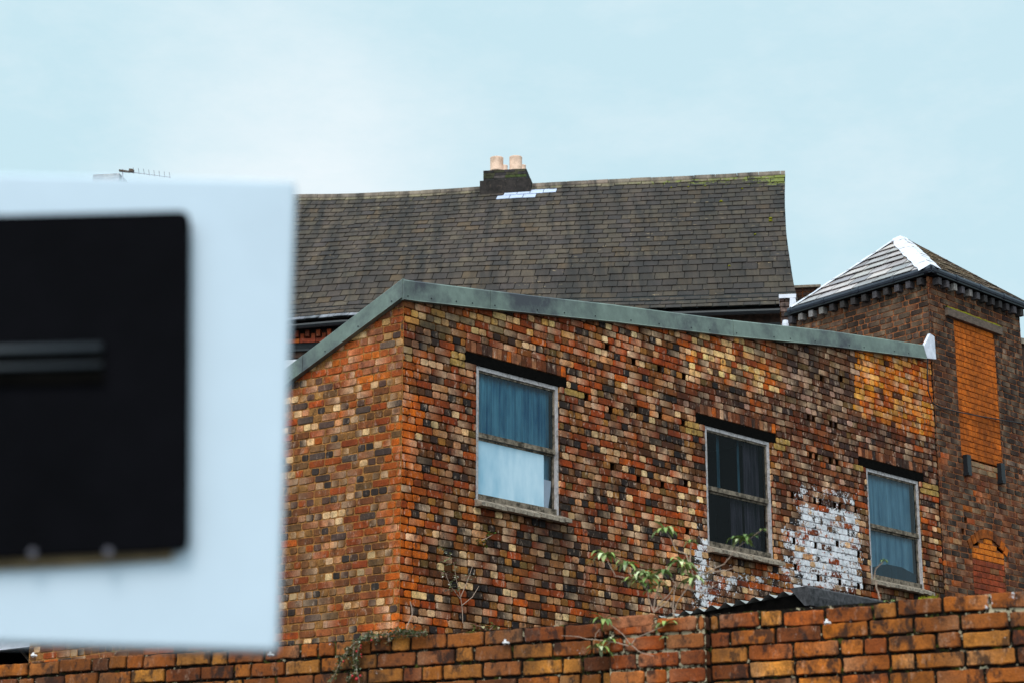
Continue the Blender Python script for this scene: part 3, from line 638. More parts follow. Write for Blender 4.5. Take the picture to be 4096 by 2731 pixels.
cF = TC - T.d * OV - R.d * OV; cF[2] = EAVE + .1      # front corner of the roof
cLc = TC + T.d * (TLEN - .1) - R.d * OV; cLc[2] = EAVE + .1
cRc = TC + R.d * (RLEN + .02) - T.d * OV; cRc[2] = EAVE + .1
cBc = TC + T.d * (TLEN + OV) + R.d * (RLEN + OV); cBc[2] = EAVE + .1
apex = (cF + cBc) / 2; apex[2] = pix_y(3588, 950, apex[1])[2]
mb = MB(); col_ts = [((168, 180, 202), 3), ((144, 157, 178), 2.4), ((188, 200, 220), 1.5), ((156, 158, 156), .8)]
def tri_slates(A, B, Cc, rows, wid, pal):
    A, B, Cc = map(np.array, (A, B, Cc)); nn = np.cross(B - A, Cc - A); nn /= np.linalg.norm(nn)
    if nn[2] < 0: nn = -nn
    mb.quad(A - nn * .01, B - nn * .01, Cc - nn * .01, Cc - nn * .01, 1)
    ln = np.linalg.norm(B - A); d = (B - A) / ln; m = Cc - A - d * np.dot(Cc - A, d); H = np.linalg.norm(m); m /= H; s = np.dot(Cc - A, d)
    for i in range(rows):
        h0, h1 = H * i / rows, H * min(1, (i + 1.15) / rows); x = -rnd.uniform(0, wid)
        lo = lambda h: s * h / H; hi = lambda h: ln + (s - ln) * h / H
        while x < ln:
            w = wid * rnd.uniform(.9, 1.1); a0, b0 = max(x + .013, lo(h0)), min(x + w - .013, hi(h0)); a1, b1 = max(x + .013, lo(h1)), min(x + w - .013, hi(h1))
            x += w
            if b0 - a0 < .01: continue
            if b1 < a1: a1 = b1 = min(max(a1, lo(h1)), hi(h1))
            e = .026 + rnd.uniform(-.002, .012); q = [(a0, h0, e), (b0, h0, e), (b1, h1, .003), (a1, h1, .003)]
            P8 = [A + d * u + m * v + nn * (k - .011) for u, v, k in q] + [A + d * u + m * v + nn * k for u, v, k in q]
            mb.hexa(P8, 0, (*jit(balb(*pick(pal)), .12), 0))
tri_slates(cF, cLc, apex, 8, .36, col_ts)
tri_slates(cRc, cF, apex, 13, .3, [((150, 150, 146), 3), ((160, 156, 144), 2), ((132, 132, 130), 2)])
tri_slates(cLc, cBc, apex, 9, .34, col_ts); tri_slates(cBc, cRc, apex, 9, .34, col_ts)
rf = mb.build('roof', [M['slate_tower'], M['under']], tower)
for C0, A1, B1, wd in ((cF, cLc, cRc, .17), (cLc, cF, cBc, .10), (cRc, cF, cBc, .05)):
    mb = MB(); k = 14; vs = []
    hd = apex - C0; hl_ = np.linalg.norm(hd); hd /= hl_
    for q in range(k + 1):
        t = q / k; c = C0 + (apex - C0) * (t * .985); row = [c + UP * .035]
        for X in (A1, B1):
            e = (X - C0); e /= np.linalg.norm(e); nrm = np.cross(e, hd); nrm /= np.linalg.norm(nrm); nrm = nrm if nrm[2] > 0 else -nrm
            s = np.cross(nrm, hd); s = s if np.dot(s, e) > 0 else -s
            row.append(c + s * (wd + rnd.uniform(-.018, .018)) * min(1, (1.02 - t) * 9) + nrm * .034)
        vs += [row[1], row[0] + UP * rnd.uniform(-.006, .006), row[2]]
    mb.add(vs, [f for q in range(k) for f in ((3 * q, 3 * q + 1, 3 * q + 4, 3 * q + 3), (3 * q + 1, 3 * q + 2, 3 * q + 5, 3 * q + 4))]); mb.build('hip_flashing', M['lead'], rf)
mb = MB(); mb.lathe(apex - UP * .06, [(.17, -.03), (.13, .02), (.07, .05), (.02, .055)], 7); mb.build('apex_cap', M['lead'], rf)
for A, B in ((cF, cLc), (cF, cRc)):
    mb = MB(); d = (B - A) / np.linalg.norm(B - A); n = 4; o = -UP * .035
    mb.tube([A + o - d * .03, B + o + d * .005], .048, 10)
    for q in range(n + 1): p = A + (B - A) * q / n + o; mb.tube([p - d * .03, p + d * .03], .056, 10)
    mb.build('gutter', M['gutter'], tower)
for Pn, ln, n, u00 in ((T, TLEN, 13, 0), (RT, RLEN, 12, U_T)):
    mb0 = None
    for q in range(n):
        u = u00 + .11 + (ln - .2) * q / (n - 1); mb = MB()
        mb.pbox(Pn, u - .04, u + .04, EAVE - .115, EAVE - .015, -.02, .10, 0, (*jit(alb(*pick([((70, 68, 72), 2), ((120, 118, 116), 1), ((50, 46, 46), 2)])), .15), 0)); mb.build('corbel', M['corbel'], tower)
    mb = MB(); mb.pbox(Pn, u00 - .0, u00 + ln, EAVE + .005, EAVE + .055, -.05, .125); mb.build('soffit_board', M['black'], tower)

# ------------------------------------------------------------------ slate-roofed building behind
AZ_B = 98.6
q0 = pix_y(3196, 1219, 36.0); B = Plane(q0, AZ_B, 1); UPS = -B.n      # up-slope = away from the viewer
EZ = [B.uv(x, y) for x, y in [(1167, 1284), (1370, 1266), (1800, 1253), (2590, 1237), (3196, 1217)]]
EZ = [(EZ[0][0] - 7, EZ[0][1] - .3)] + EZ
RUN = 5.0
for _ in range(40):
    Q = Plane(q0 - B.n * RUN, AZ_B, 1); dz = Q.uv(3141, 696)[1] - EZ[-1][1]; RUN += .25 * (dz / math.tan(math.radians(39.5)) - RUN)
Q = Plane(q0 - B.n * RUN, AZ_B, 1)
RZ = [Q.uv(x, y) for x, y in [(1184, 789), (1400, 787), (1700, 774), (2100, 747), (2450, 729), (2900, 709), (3141, 696)]]
U_RT = RZ[-1][0]; RZ = [(RZ[0][0] - 8, RZ[0][1] + .05)] + RZ
ez = lambda u: interp(u, EZ); rz = lambda u: interp(u, RZ)
prof = lambda t: t - .022 * math.sin(math.pi * min(1, t / .3)) if t < .3 else t
def RF(u, t, off=0):
    z = ez(u) + (rz(u) - ez(u)) * prof(t); return q0 * np.array([1, 1, 0]) + B.d * u + UPS * (RUN * t) + UP * z + off * (UP * .77 - UPS * .64)
U_LT = -15.5
verge = lambda t: 0.0 + U_RT * t - .10 * math.sin(math.pi * t)
back = thing('slate_roofed_building', q0 * np.array([1, 1, 0]), 'long building with a sagging brown slate roof behind the workshop', 'building')
mb = MB(); NR = 27; mbw = MB()
RS = [((78, 68, 57), 3), ((72, 62, 54), 3), ((84, 74, 60), 2), ((66, 58, 54), 1.6), ((84, 69, 50), .8)]
wu0, wu1 = Q.uv(2010, 770)[0], Q.uv(2228, 760)[0]
rr = random.Random(3)
strk = [rr.uniform(.78, 1.12) for _ in range(120)]
for i in range(NR):
    t0, t1 = i / NR, min(1, (i + 1.12) / NR); u = U_LT - (.14 if i % 2 else 0)
    while u < .3:
        w = .285 * rr.uniform(.97, 1.03); a, b = u + .007, u + w - .007; u += w
        vb = verge(t0)
        if a > vb: break
        b = min(b, vb)
        if b - a < .03: continue
        tj = rr.uniform(-.0035, .0035) / 2.2 - (.007 if rr.random() < .018 else 0); e = .02 + rr.uniform(-.003, .006)
        k = float(np.interp((a + 16) * 3.2, range(120), strk)); k2 = max(.6, 1 - .3 * smooth(a, -6, -1)) * k
        if i == NR - 1: k2 *= 1.25
        c = jit(alb(*pick(RS, rr), k2 * .82), .07, rr)
        rgt = smooth(a, -5.5, -.2)
        mof = lambda x, t: max((.26 + .36 * smooth(x, -5, -1)) * smooth(t, .84, 1), .95 * smooth(t, .8, 1.0) * smooth(x, U_RT - 1.1, U_RT - .1))
        if i == NR - 1: c = jit(alb(112, 104, 82), .1, rr)
        if i == 0 and a < -6: c = jit(alb(124, 130, 140), .1, rr)
        tgt = mb
        sh = .14 if i == NR - 1 else 0
        if NR - 3 <= i <= NR - 2 and wu0 - (.25 if i == NR - 3 else 0) < a < wu1 - (.4 if i == NR - 3 else .1): tgt = mbw
        p4 = [(a, t0 + tj, e), (b, t0 + tj, e), (min(b, max(a, verge(t1))), t1, .004), (a, t1, .004)]
        tgt.hexa([RF(x, t, k - .012) for x, t, k in p4] + [RF(x, t, k) for x, t, k in p4], 0, [(*c, mof(x, t)) for x, t, k in p4] * 2)
for i in range(30):
    a, b = U_LT + (0 - U_LT) * i / 30, U_LT + (0 - U_LT) * (i + 1) / 30
    for j in range(6):
        ta, tb_ = j / 6, (j + 1) / 6; f = lambda u, t: RF(min(u, verge(t)), t, -.012); mb.quad(f(a, ta), f(b, ta), f(b, tb_), f(a, tb_), 1)
roofo = mb.build('roof', [M['slate'], M['under']], back)
mbw.build('patch_slates', M['slate_pale'], roofo)['label'] = 'pale new slates just below the ridge'
mb = MB(); u = U_LT
while u < U_RT - .02:
    w = min(.46, U_RT - u); a, b = u + .004, u + w - .004; dz = rr.uniform(-.006, .006)
    for s, c in ((1, alb(126, 116, 104)), ):
        A0, A1 = RF(a, 1) + UP * (.03 + dz), RF(b, 1) + UP * (.03 + dz)
        f = -UPS * .085 - UP * .06; k = UPS * .12 - UP * .075; th = UP * .022
        ps = [A0 + f, A0 + f * .4 + UP * .035, A0 + UP * .04, A0 + k * .4 + UP * .035, A0 + k]; qs = [p + (A1 - A0) for p in ps]
        mb.add(ps + qs + [ps[0] - th, qs[0] - th], [(0, 5, 6, 1), (1, 6, 7, 2), (2, 7, 8, 3), (3, 8, 9, 4), (0, 10, 11, 5), (0, 1, 2, 3, 4), (9, 8, 7, 6, 5)], 0, (*jit(alb(118, 108, 96), .12, rr), 0))
    u += w
mb.build('ridge_tiles', M['slate'], roofo)
mb = MB()                                    # moss cushions on the slates
for px, py, r in ((1656, 467, 5), (1771, 506, 5), (1771, 512, 5.5), (1736, 538, 3.5), (1672, 613, 3.5), (1620, 428, 3), (1580, 430, 3), (1706, 438, 3), (1540, 432, 3)):
    best = min(((np.linalg.norm(np.cross(RF(u, t) - EYE, ray(px * D, py * D))), u, t) for u in np.arange(-7, 0, .06) for t in np.arange(.1, 1, .02)), key=lambda z: z[0]); c = RF(best[1], best[2], .015); s = r * D / F_PX * 37
    mb = MB(); mb.lathe(c - UP * s * .4, [(s, 0), (s * 1.05, s * .5), (s * .7, s), (s * .2, s * 1.2)], 8); mb.build('moss_cushion', M['moss'], roofo, True)
# walls under the eave: brick dentils, string course, boards
IN = .28; BW = B.off(-IN); mb = MB()
bu0, bu1 = U_LT + .2, -.12
zt = ez(-9) - .02; zr = ez(-3)
y_at = lambda px, py: BW.uv(px, py)[1]
zA = y_at(1250, 1325); zB = y_at(1250, 1357); zC = y_at(1250, 1377); zD = y_at(1250, 1428)
mb.pbox(BW, bu0, bu1, zD, 12.75, -.3, 0, 0); mb.pbox(BW, bu0, bu1, 0, zD - .03, -.3, -.002, 1)
gb = [BW.p(bu1, 0, -.02), BW.p(U_RT - .2, 0, -2 * RUN + .3)]
for k in range(10):
    A, C2 = (RF(verge(t) - .16, t, -.05) for t in (.05 + .095 * k, .05 + .095 * (k + 1))); fl = np.array([1, 1, 0]); mb.quad(A * fl, C2 * fl, C2, A, 0)
A = RF(verge(1) - .16, 1, -.05); mb.quad(A * np.array([1, 1, 0]), gb[1], gb[1] + UP * 12.3, A, 0)
gl_ = [BW.p(bu0, 0, -.02), BW.p(bu0, 0, -2 * RUN + .3)]; mb.quad(gl_[0], gl_[1], gl_[1] + UP * 12.3, gl_[0] + UP * 12.3, 0); mb.quad(gb[1], gl_[1], gl_[1] + UP * 12.4, gb[1] + UP * 12.4, 0)
ra = RF(bu0, 1); rb = RF(U_RT - .04, 1); dn = UPS * RUN - UP * 4.2; mb.quad(ra, rb, rb + dn, ra + dn, 0)
mb.build('wall', [M['dark_wall'], M['cream_wall']], back)
mb = MB()
for k in range(46):
    u = -10.6 + k * .105
    if u > -6.5: break
    z = zA - (0 if k % 2 else .06)
    mb.pbox(BW, u, u + .075, z - .13, z, 0, .06 + .05 * (k % 2), 0, (*jit(alb(150, 66, 34), .3, rr), 0))
    if k % 3 == 0: mb.pbox(BW, u, u + .3, zB - .08, zB - .004, 0, .09, 0, (*jit(alb(*pick([((190, 96, 24), 1), ((150, 62, 36), 1)], rr)), .2, rr), 0))
mb.build('dentil_course', M['brick_tower'], back)
mb = MB(); mb.pbox(BW, bu0, bu1, zC - .13, zC, 0, .05); mb.pbox(BW, bu0, bu1, zA + .04, zA + .065, 0, .16); mb.build('string_board', M['black'], back)
mb = MB(); mb.tube([RF(u, 0) - UP * .1 + UPS * .05 for u in (U_LT, -12, -9.4, -8.5, -7, -5.5, -4, -2, -.08)], .05, 8)
for k in range(20):
    a, b = U_LT + .1 + (-.1 - U_LT) * k / 20, U_LT + .1 + (-.1 - U_LT) * (k + 1) / 20; mb.quad(RF(a, .01) - UP * .05, RF(b, .01) - UP * .05, BW.p(b, ez(b) - .02, -.02), BW.p(a, ez(a) - .02, -.02))
if 1: mb.pbox(BW, bu0, bu1, zr - .42, zr - .3, 0, .05, 0); mb.build('gutter', M['black'], back)
# chimney astride the ridge
ct = Plane(q0 - B.n * (RUN - .25), AZ_B, 1)
def stack(P, x0, x1, xb0, xb1, y0, y1, ytop, pots, col, mat, depth):
    (u0, z0), (u1, z1) = P.uv(x0, ytop), P.uv(x1, ytop); (ub0, zb), (ub1, _) = P.uv(xb0, y0), P.uv(xb1, y0); zm = P.uv(x0, y1)[1]
    m = MB(); n = 4; h = (z0 - zm) / n
    for i in range(n):
        uu = u0
        while uu < u1 - .03:
            w = min(.24 * rr.uniform(.9, 1.1), u1 - uu); m.pbox(P, uu + .003, uu + w - .003, zm + i * h + .003, zm + (i + 1) * h - .003, -.05, rr.uniform(0, .006), 0, (*jit(alb(*pick(col, rr)), .2, rr), 0)); uu += w
    m.pbox(P, u0 + .002, u1 - .002, zm - .01, z0 - .004, -depth, -.006, 0, (.02, .018, .016, 0))
    m.pbox(P, ub0, ub1, zb - .5, zm, -depth - .06, .06, 0, (*alb(46, 42, 40), 0))
    ch = m.build('chimney', mat, back)
    for px, py0, pr, dn in pots:
        c = P.at(px, py0, -dn); r = pr / F_PX * np.linalg.norm(c - EYE); hh = (P.uv(px, py0, -dn)[1], P.uv(px, ytop, -dn)[1]); c = np.array([c[0], c[1], hh[1] - .03]); H = hh[0] - c[2]
        m = MB(); m.lathe(c, [(r * 1.04, 0), (r * 1.02, H * .1), (r * .97, H * .15), (r * .97, H * .93), (r * 1.0, H), (r * .86, H), (r * .84, H - .15)], 24, 0); m.build('chimney_pot', M['pot'], ch, True)
    return ch
DK = [((52, 50, 50), 3), ((62, 64, 46), 2), ((70, 66, 66), 1), ((58, 70, 36), 1)]
M['stack'] = brick_mat('sooty_stack_brick', grime=.4, eff=.1, wamt=0)
stack(ct, 1933, 2106, 1921, 2124, 745, 728, 684, [(1987, 634, 27, .2), (2063, 631, 26, .2), (2018, 664, 13, .95), (2091, 663, 13, .95)], DK, M['stack'], 1.1)['label'] = 'dark mossy stack with four pale clay pots'
stack(ct, 372, 478, 362, 490, 790, 770, 700, [], [((176, 176, 180), 2), ((160, 160, 166), 1)], M['stack'], .8)['label'] = 'plain stack half hidden behind the white board'
# moss spots on stack
# tv aerial on the far left stack
AR = lambda px, py: pix_y(px, py, 41.3)
ae = thing('television_aerial', AR(491, 900) - UP * .3, 'thin metal rooftop aerial just above the white board', 'aerial')
mb = MB(); mb.tube([AR(491, 900) - UP * .3, AR(491, 678)], .012, 6); mb.build('mast', M['aerial'], ae)
bo = [AR(482, 684), AR(682, 711)]; mb = MB(); mb.tube(bo, .007, 6); mb.build('boom', M['aerial'], ae)
bd = bo[1] - bo[0]; side = np.cross(bd / np.linalg.norm(bd), UP); side /= np.linalg.norm(side)
for k in range(8):
    p = bo[0] + bd * (.27 + .72 * k / 7); mb = MB(); mb.tube([p - UP * .02 - side * .01, p + UP * .07 + side * .12], .005, 5); mb.build('element', M['aerial'], ae)
mb = MB(); p = bo[0] + bd * .22; e = bd / np.linalg.norm(bd); mb.hexa([p + e * a + side * b + UP * c for c in (0, .06) for a, b in ((-.05, -.05), (.05, -.05), (.05, .05), (-.05, .05))]); mb.build('junction_box', M['timber'], ae)
mb = MB(); p = bo[0]; mb.hexa([p + e * a + side * b + UP * c for c in (-.018, .018) for a, b in ((-.03, -.03), (.2, -.02), (.2, .02), (-.03, .03))]); mb.build('clamp', M['timber'], ae)

# ------------------------------------------------------------------ small stacks between the roofs
Pp = Plane(pix_y(3118, 1300, 31.5), 98, 1)
pier = thing('parapet_pier', Pp.at(3135, 1300) * np.array([1, 1, 0]), 'narrow sooty brick pier capped in pale lead below the slate eave', 'pier')
(u0, zt_), (u1, _) = Pp.uv(3118, 1188), Pp.uv(3182, 1188); mb = MB()
brickwork(mb, Pp, u0, u1, zt_ - 20 * .085, zt_, .085, lambda u, v, k, i: (jit(alb(*pick([((60, 48, 44), 2), ((96, 80, 76), 1.4), ((44, 36, 34), 1)])), .2), rnd.uniform(-.003, .003), 0), bond='mixed')
mb.pbox(Pp, u0, u1, 0, zt_, -.4, -.014, 1); mb.build('wall', [M['brick_tower'], M['mortar']], pier)
mb = MB(); mb.pbox(Pp, u0 - .01, u1 + .01, Pp.uv(3118, 1195)[1], Pp.uv(3118, 1180)[1], -.42, .02); mb.build('lead_cap', M['lead'], pier)
mb = MB(); a = [Pp.p(*Pp.uv(x, y), .01) for x, y in ((3160, 1196), (3182, 1196), (3192, 1252), (3156, 1258))]; b = [p + Pp.n * .02 + UP * .004 for p in a]; mb.hexa(a + b); mb.build('lead_sheet', M['lead'], pier)
mb = MB(); mb.tube([Pp.at(3142, 1283, .12), Pp.at(3142, 1296, .12), Pp.at(3142, 1330, .12)], [.045, .055, .05], 10); tag(mb.build('drain_pipe', M['lead']), 'short white pipe end beside the sooty brick pier', 'pipe')
Pc = Plane(pix_y(3240, 1200, 40), 98, 1); ck = thing('brick_chimney', Pc.at(3230, 1200) * np.array([1, 1, 0]), 'squat dark brick stack with flat coping right of the slate roof', 'chimney')
(u0, z1), (u1, _) = Pc.uv(3150, 1155), Pc.uv(3278, 1165); mb = MB()
brickwork(mb, Pc, u0, u1, z1 - 24 * .088, z1, .088, lambda u, v, k, i: (jit(alb(*pick([((46, 36, 32), 3), ((70, 48, 38), 1)])), .2), rnd.uniform(-.003, .003), 0), bond='mixed', joint=.018)
mb.pbox(Pc, u0, u1, 0, z1, -.6, -.014, 1); mb.build('wall', [M['brick_tower'], M['mortar_tower']], ck)
mb = MB(); mb.pbox(Pc, u0, u1 + .03, z1, z1 + .05, -.64, .04); mb.build('coping', M['stone'], ck)
Pe = Plane(pix_y(4140, 1400, 32), 60, 1); (u0, z1), (u1, _) = Pe.uv(4060, 1372), Pe.uv(4700, 1372)
fb = thing('brick_outbuilding', Pe.at(4140, 1400) * np.array([1, 1, 0]), 'sliver of dark building with stone coping at the right edge behind the tower', 'building')
mb = MB(); mb.pbox(Pe, u0, u0 + 3.5, 0, z1, -3, 0); mb.build('wall', M['dark_wall'], fb); mb = MB(); mb.pbox(Pe, u0 - .03, u0 + 3.53, z1, z1 + .09, -3.04, .05); mb.build('coping', M['stone'], fb)

# ------------------------------------------------------------------ corrugated shed in front of the workshop
sh_c = R.at(3222, 2345, 3.0); ZS = sh_c[2]
sa = pix_z(2630, 2459, ZS); sb = pix_z(3560, 2411, ZS)
dl = (sa - sh_c) / np.linalg.norm(sa - sh_c); dr = (sb - sh_c) / np.linalg.norm(sb - sh_c); LL = np.linalg.norm(sa - sh_c) + .35; LR = np.linalg.norm(sb - sh_c) + .2
if LR > 3.2: LR = 3.2
shed = thing('corrugated_shed', sh_c * np.array([1, 1, 0]), 'low dark shed with corrugated roof and black felt edge behind the front wall', 'shed')
mb = MB(); k = int(LL / .014); vs = []
PER = .225
for i in range(k + 1):
    s = LL * i / k; p = sh_c + dl * s; ph = (s % PER) / PER; h = .05 * min(1, max(0, 1.3 * (1 - abs(2 * ph - 1)) - .1))
    for dd in (0, .4, LR * .9): vs.append(p + dr * dd + UP * (h - .055 + .02 * dd))
mb.add(vs, [f for i in range(k) for f in ((3 * i, 3 * i + 3, 3 * i + 4, 3 * i + 1), (3 * i + 1, 3 * i + 4, 3 * i + 5, 3 * i + 2))]); mb.build('roof', M['corr'], shed)
mb = MB(); a = sh_c + dl * .03 + dr * .04; b = sh_c + dl * LL + dr * .04
for A, Bq in ((a, b), (a, a + dr * (LR - .1)), (b, b + dr * (LR - .1))): mb.quad(A * np.array([1, 1, 0]), Bq * np.array([1, 1, 0]), Bq - UP * .05, A - UP * .05)
mb.build('wall', M['soot'], shed)
mb = MB(); nr = np.cross(dr, UP); nr = nr if np.dot(nr, EYE - sh_c) > 0 else -nr; k = 24; vs = []
for i in range(k + 1):
    p = sh_c + dr * (LR * i / k) ; j_ = lambda: rnd.uniform(-.006, .006)
    vs += [p + nr * (.045 + j_()) - UP * (.19 + j_()), p + nr * (.05 + j_()) - UP * (.1 + j_()), p + nr * (.04 + j_()) - UP * (.01 + j_()), p + nr * .01 + UP * (.012 + j_() * .5), p - nr * .2 + UP * .005, p - nr * .02 - UP * .19]
fs = [(6 * i + z, 6 * i + 6 + z, 6 * i + 6 + (z + 1) % 6, 6 * i + (z + 1) % 6) for i in range(k) for z in range(6)] + [(0, 1, 2, 3, 4, 5), tuple(6 * k + 5 - z for z in range(6))]
mb.add(vs, fs); mb.build('felt_edge', M['felt'], shed)
mb = MB(); p = sh_c + nr * .02 + dr * .06 - UP * .2; mb.hexa([p - UP * .5, p - UP * .5 + dr * .5, p - UP * .5 + dr * .5 - nr * .03, p - UP * .5 - nr * .03, p, p + dr * .5, p + dr * .5 - nr * .03, p - nr * .03]); mb.build('pale_board', M['lead'], shed)

# outbuilding with white fascia at the far left, almost hidden by the board
Pl = Plane(L.p(L_END + .03, 0, -.1), AZ_L, -1); zf = Pl.uv(100, 2588)[1]
ob = thing('white_fascia_shed', Pl.p(1.5, 0, -.5), 'dark open shed under a white fascia at the lower left', 'shed')
mb = MB(); mb.pbox(Pl, 0, 4.2, zf, zf + .28, -.06, .02); mb.build('fascia', M['lead'], ob)
mb = MB(); mb.pbox(Pl, 0, 4.2, 0, zf + .279, -1.7, -1.6); mb.pbox(Pl, 4.1, 4.2, 0, zf + .279, -1.6, -.08); mb.pbox(Pl, 0, .08, 0, zf + .279, -1.6, -.08); mb.pbox(Pl, 0, 4.2, 0, 2.6, -.2, -.1); mb.build('wall', M['soot'], ob)
mb = MB(); mb.pbox(Pl, 0, 4.2, zf + .28, zf + .33, -1.75, .06); mb.build('roof', M['felt'], ob)
mb = MB(); mb.tube([Pl.at(70, 2580, -.3), Pl.at(135, 2660, -.3)], .02, 6); mb.build('brace', M['timber'], ob)

# ------------------------------------------------------------------ boundary wall in front
WT = 3.19; CW = .0862
wall = thing('boundary_wall', W.p(2, 0, 0), 'weathered orange brick yard wall with mossy joints along the bottom', 'wall')
G_PAL = [((188, 120, 56), 3), ((168, 100, 44), 3), ((152, 84, 38), 2), ((200, 142, 82), 2), ((180, 116, 78), 1.4), ((108, 62, 34), 1.4), ((184, 114, 44), 1)]
def g_col(u, v, k, i):
    return tuple(x * .88 for x in jit(galb(*pick(G_PAL)), .18)), rnd.uniform(-.005, .006), rnd.choice((-1, 1)) * rnd.uniform(0, .5) if rnd.random() < .5 else 0
pa, pb = W.duv(1618, 1450, .07)[0], W.duv(1397, 1450, .07)[0]
gp = lambda u, v: .12 + (.42 if u < -.4 and v > 3.1 else 0)
gw = lambda u, v: .004 * math.sin(2.3 * u + 9 * v) + rnd.uniform(-.003, .003) + (rnd.uniform(-.008, .006) if v > WT - CW else 0)
topw = lambda u: WT + .004 * math.sin(u * 3.1) + (.012 if u < pa else 0)
mb = MB()
brickwork(mb, W, -3, pa, WT - 37 * CW, WT, CW, g_col, bond='mixed', sl=.237, hl=.122, joint=.016, cc=.005, jt=.0030, n=7, paint=gp, mpaint=lambda u, v: .08 + gp(u, v), rec=-.016, inset=.004, vwob=gw)
brickwork(mb, W, pb, 9, WT - 37 * CW, WT, CW, g_col, bond='mixed', sl=.237, hl=.122, joint=.016, cc=.005, jt=.0030, n=7, paint=gp, mpaint=lambda u, v: .08 + gp(u, v), rec=-.016, inset=.004, phase=1, vwob=gw)
mb.pbox(W, -3, 9, 0, WT - .02, -.2, -.0165, 1)
mb.build('wall', [M['brick_garden'], M['mortar_garden']], wall)
WPR = W.off(.07); mb = MB(); PT = WPR.duv(1500, 1440)[1] - .0
PT = WT - .01
brickwork(mb, WPR, pa, pb, PT - 37 * CW, PT, CW, lambda u, v, k, i: (jit(balb(*pick([((176, 96, 60), 3), ((160, 80, 44), 2), ((190, 124, 92), 1.6)])), .14), rnd.uniform(-.004, .006), rnd.choice((-1, 1)) * rnd.uniform(0, .6)), bond='mixed', sl=.237, hl=.122, joint=.017, cc=.008, jt=.0030, n=7, rec=-.015, inset=.005, paint=lambda u, v: .1, mpaint=lambda u, v: .5, mcol=lambda u, v: (3, 2.8, 2.4))
mb.pbox(WPR, pa + .012, pb - .012, 0, PT - .01, -.2, -.0155, 1, (.8, .7, .6, .1))
Sd = Plane(WPR.p(pa + .012, 0, 0), AZ_W + 90, 1)
for k in range(37): brick(mb, Sd, .012, .09, PT - (k + 1) * CW + .009, PT - k * CW - .009, .009, jit(balb(*pick([((120, 66, 42), 2), ((86, 50, 36), 2)])), .15), .008, .003, 3)
mb.build('pier', [M['brick_garden'], M['mortar_garden']], wall)
# loose top brick, tilted
t0 = [WPR.at(x, y, .005) for x, y in ((2405, 2522), (2605, 2500), (2612, 2452), (2420, 2468))]
mb = MB(); ud = [(float(np.dot(p - W.o, W.d)), float(p[2])) for p in t0]
lb = []
for rr_ in (-.09, .0):
    lb += [W.p(u, v, rr_ + .075) for u, v in ud]
mb.hexa(lb, 0, (*alb(170, 108, 74), 0)); lo = mb.build('loose_brick', M['brick_garden']); tag(lo, 'tilted brick lying loose on top of the wall pier', 'brick')
bv = lo.modifiers.new('bevel', 'BEVEL'); bv.width = .012; bv.segments = 3
# plastic cable clips nailed into the joints
for i, (px, py, lab) in enumerate(((80, 1505, 'small white plastic clip on the wall top near the lower left corner'), (624, 1504, 'white plastic clip on the wall just under the white board corner'), (1163, 1476, 'white plastic clip on the wall between the creeper and the pier'), (1901, 1430, 'white plastic clip on the wall below the felt shed edge'))):
    p = W.at(px * D, py * D, .012); mb = MB(); s = .012
    mb.tube([p - W.d * s, p - W.d * s + W.n * .02, p + W.d * s * .5 + W.n * .022, p + W.d * s - UP * .004], .0065, 6); mb.tube([p + UP * .004 + W.n * .02, p + UP * .016 + W.n * .012], .007, 6)
    tag(mb.build('cable_clip', M['clip'], None, True), lab, 'clip', 'white cable clips on the yard wall')
mb = MB(); vs = []; k = 30
for q in range(k + 1):
    p = W.at((2110 + 45 * q / k) * D, (1382 - 6 * q / k) * D, -.12); h = .012 + .03 * abs(math.sin(q * .9)) * rnd.random() + .012; vs += [p - UP * .02 + W.n * .05, p + UP * h * .6, p - UP * .02 - W.n * .05]
mb.add(vs, [f for q in range(k) for f in ((3 * q, 3 * q + 3, 3 * q + 4, 3 * q + 1), (3 * q + 1, 3 * q + 4, 3 * q + 5, 3 * q + 2))])
tag(mb.build('moss_patch', M['moss']), 'brown-green moss cushion along the wall top under the blue curtained window', 'moss')
# ------------------------------------------------------------------ plants
LEAF = [(150, 172, 112), (122, 150, 82), (190, 204, 160), (92, 122, 62), (136, 160, 88), (106, 132, 70)]
def leaf(mb, p, d, ln, wd, droop, col):
    d = d / np.linalg.norm(d); s = np.cross(d, UP); s = s / (np.linalg.norm(s) + 1e-6); vs = []; q = np.array(p, float); n = 5
    for i in range(n + 1):
        t = i / n; w = wd * math.sin(math.pi * min(.97, .08 + t * .9)) ** .8 * (1 if i < n else .1); dd = d - UP * droop * t * 1.6; dd /= np.linalg.norm(dd)
        up = np.cross(s, dd); up = up if up[2] > 0 else -up
        vs += [q - s * w + up * w * .25, q, q + s * w + up * w * .25]; q = q + dd * ln / n
    mb.add(vs, [f for i in range(n) for f in ((3 * i, 3 * i + 1, 3 * i + 4, 3 * i + 3), (3 * i + 1, 3 * i + 2, 3 * i + 5, 3 * i + 4))], 0, (*col, 0))
def rosette(mb, c, n, ln, r=rnd):
    a0 = r.uniform(0, 6.28)
    for k in range(n):
        a = a0 + 6.28 * k / n + r.uniform(-.3, .3); el = r.uniform(.1, .9); d = np.array([math.cos(a) * math.cos(el), math.sin(a) * math.cos(el), math.sin(el)])
        leaf(mb, c, d, ln * r.uniform(.7, 1.15), ln * r.uniform(.085, .125), r.uniform(.7, 1.6), jit(alb(*r.choice(LEAF)), .2, r))
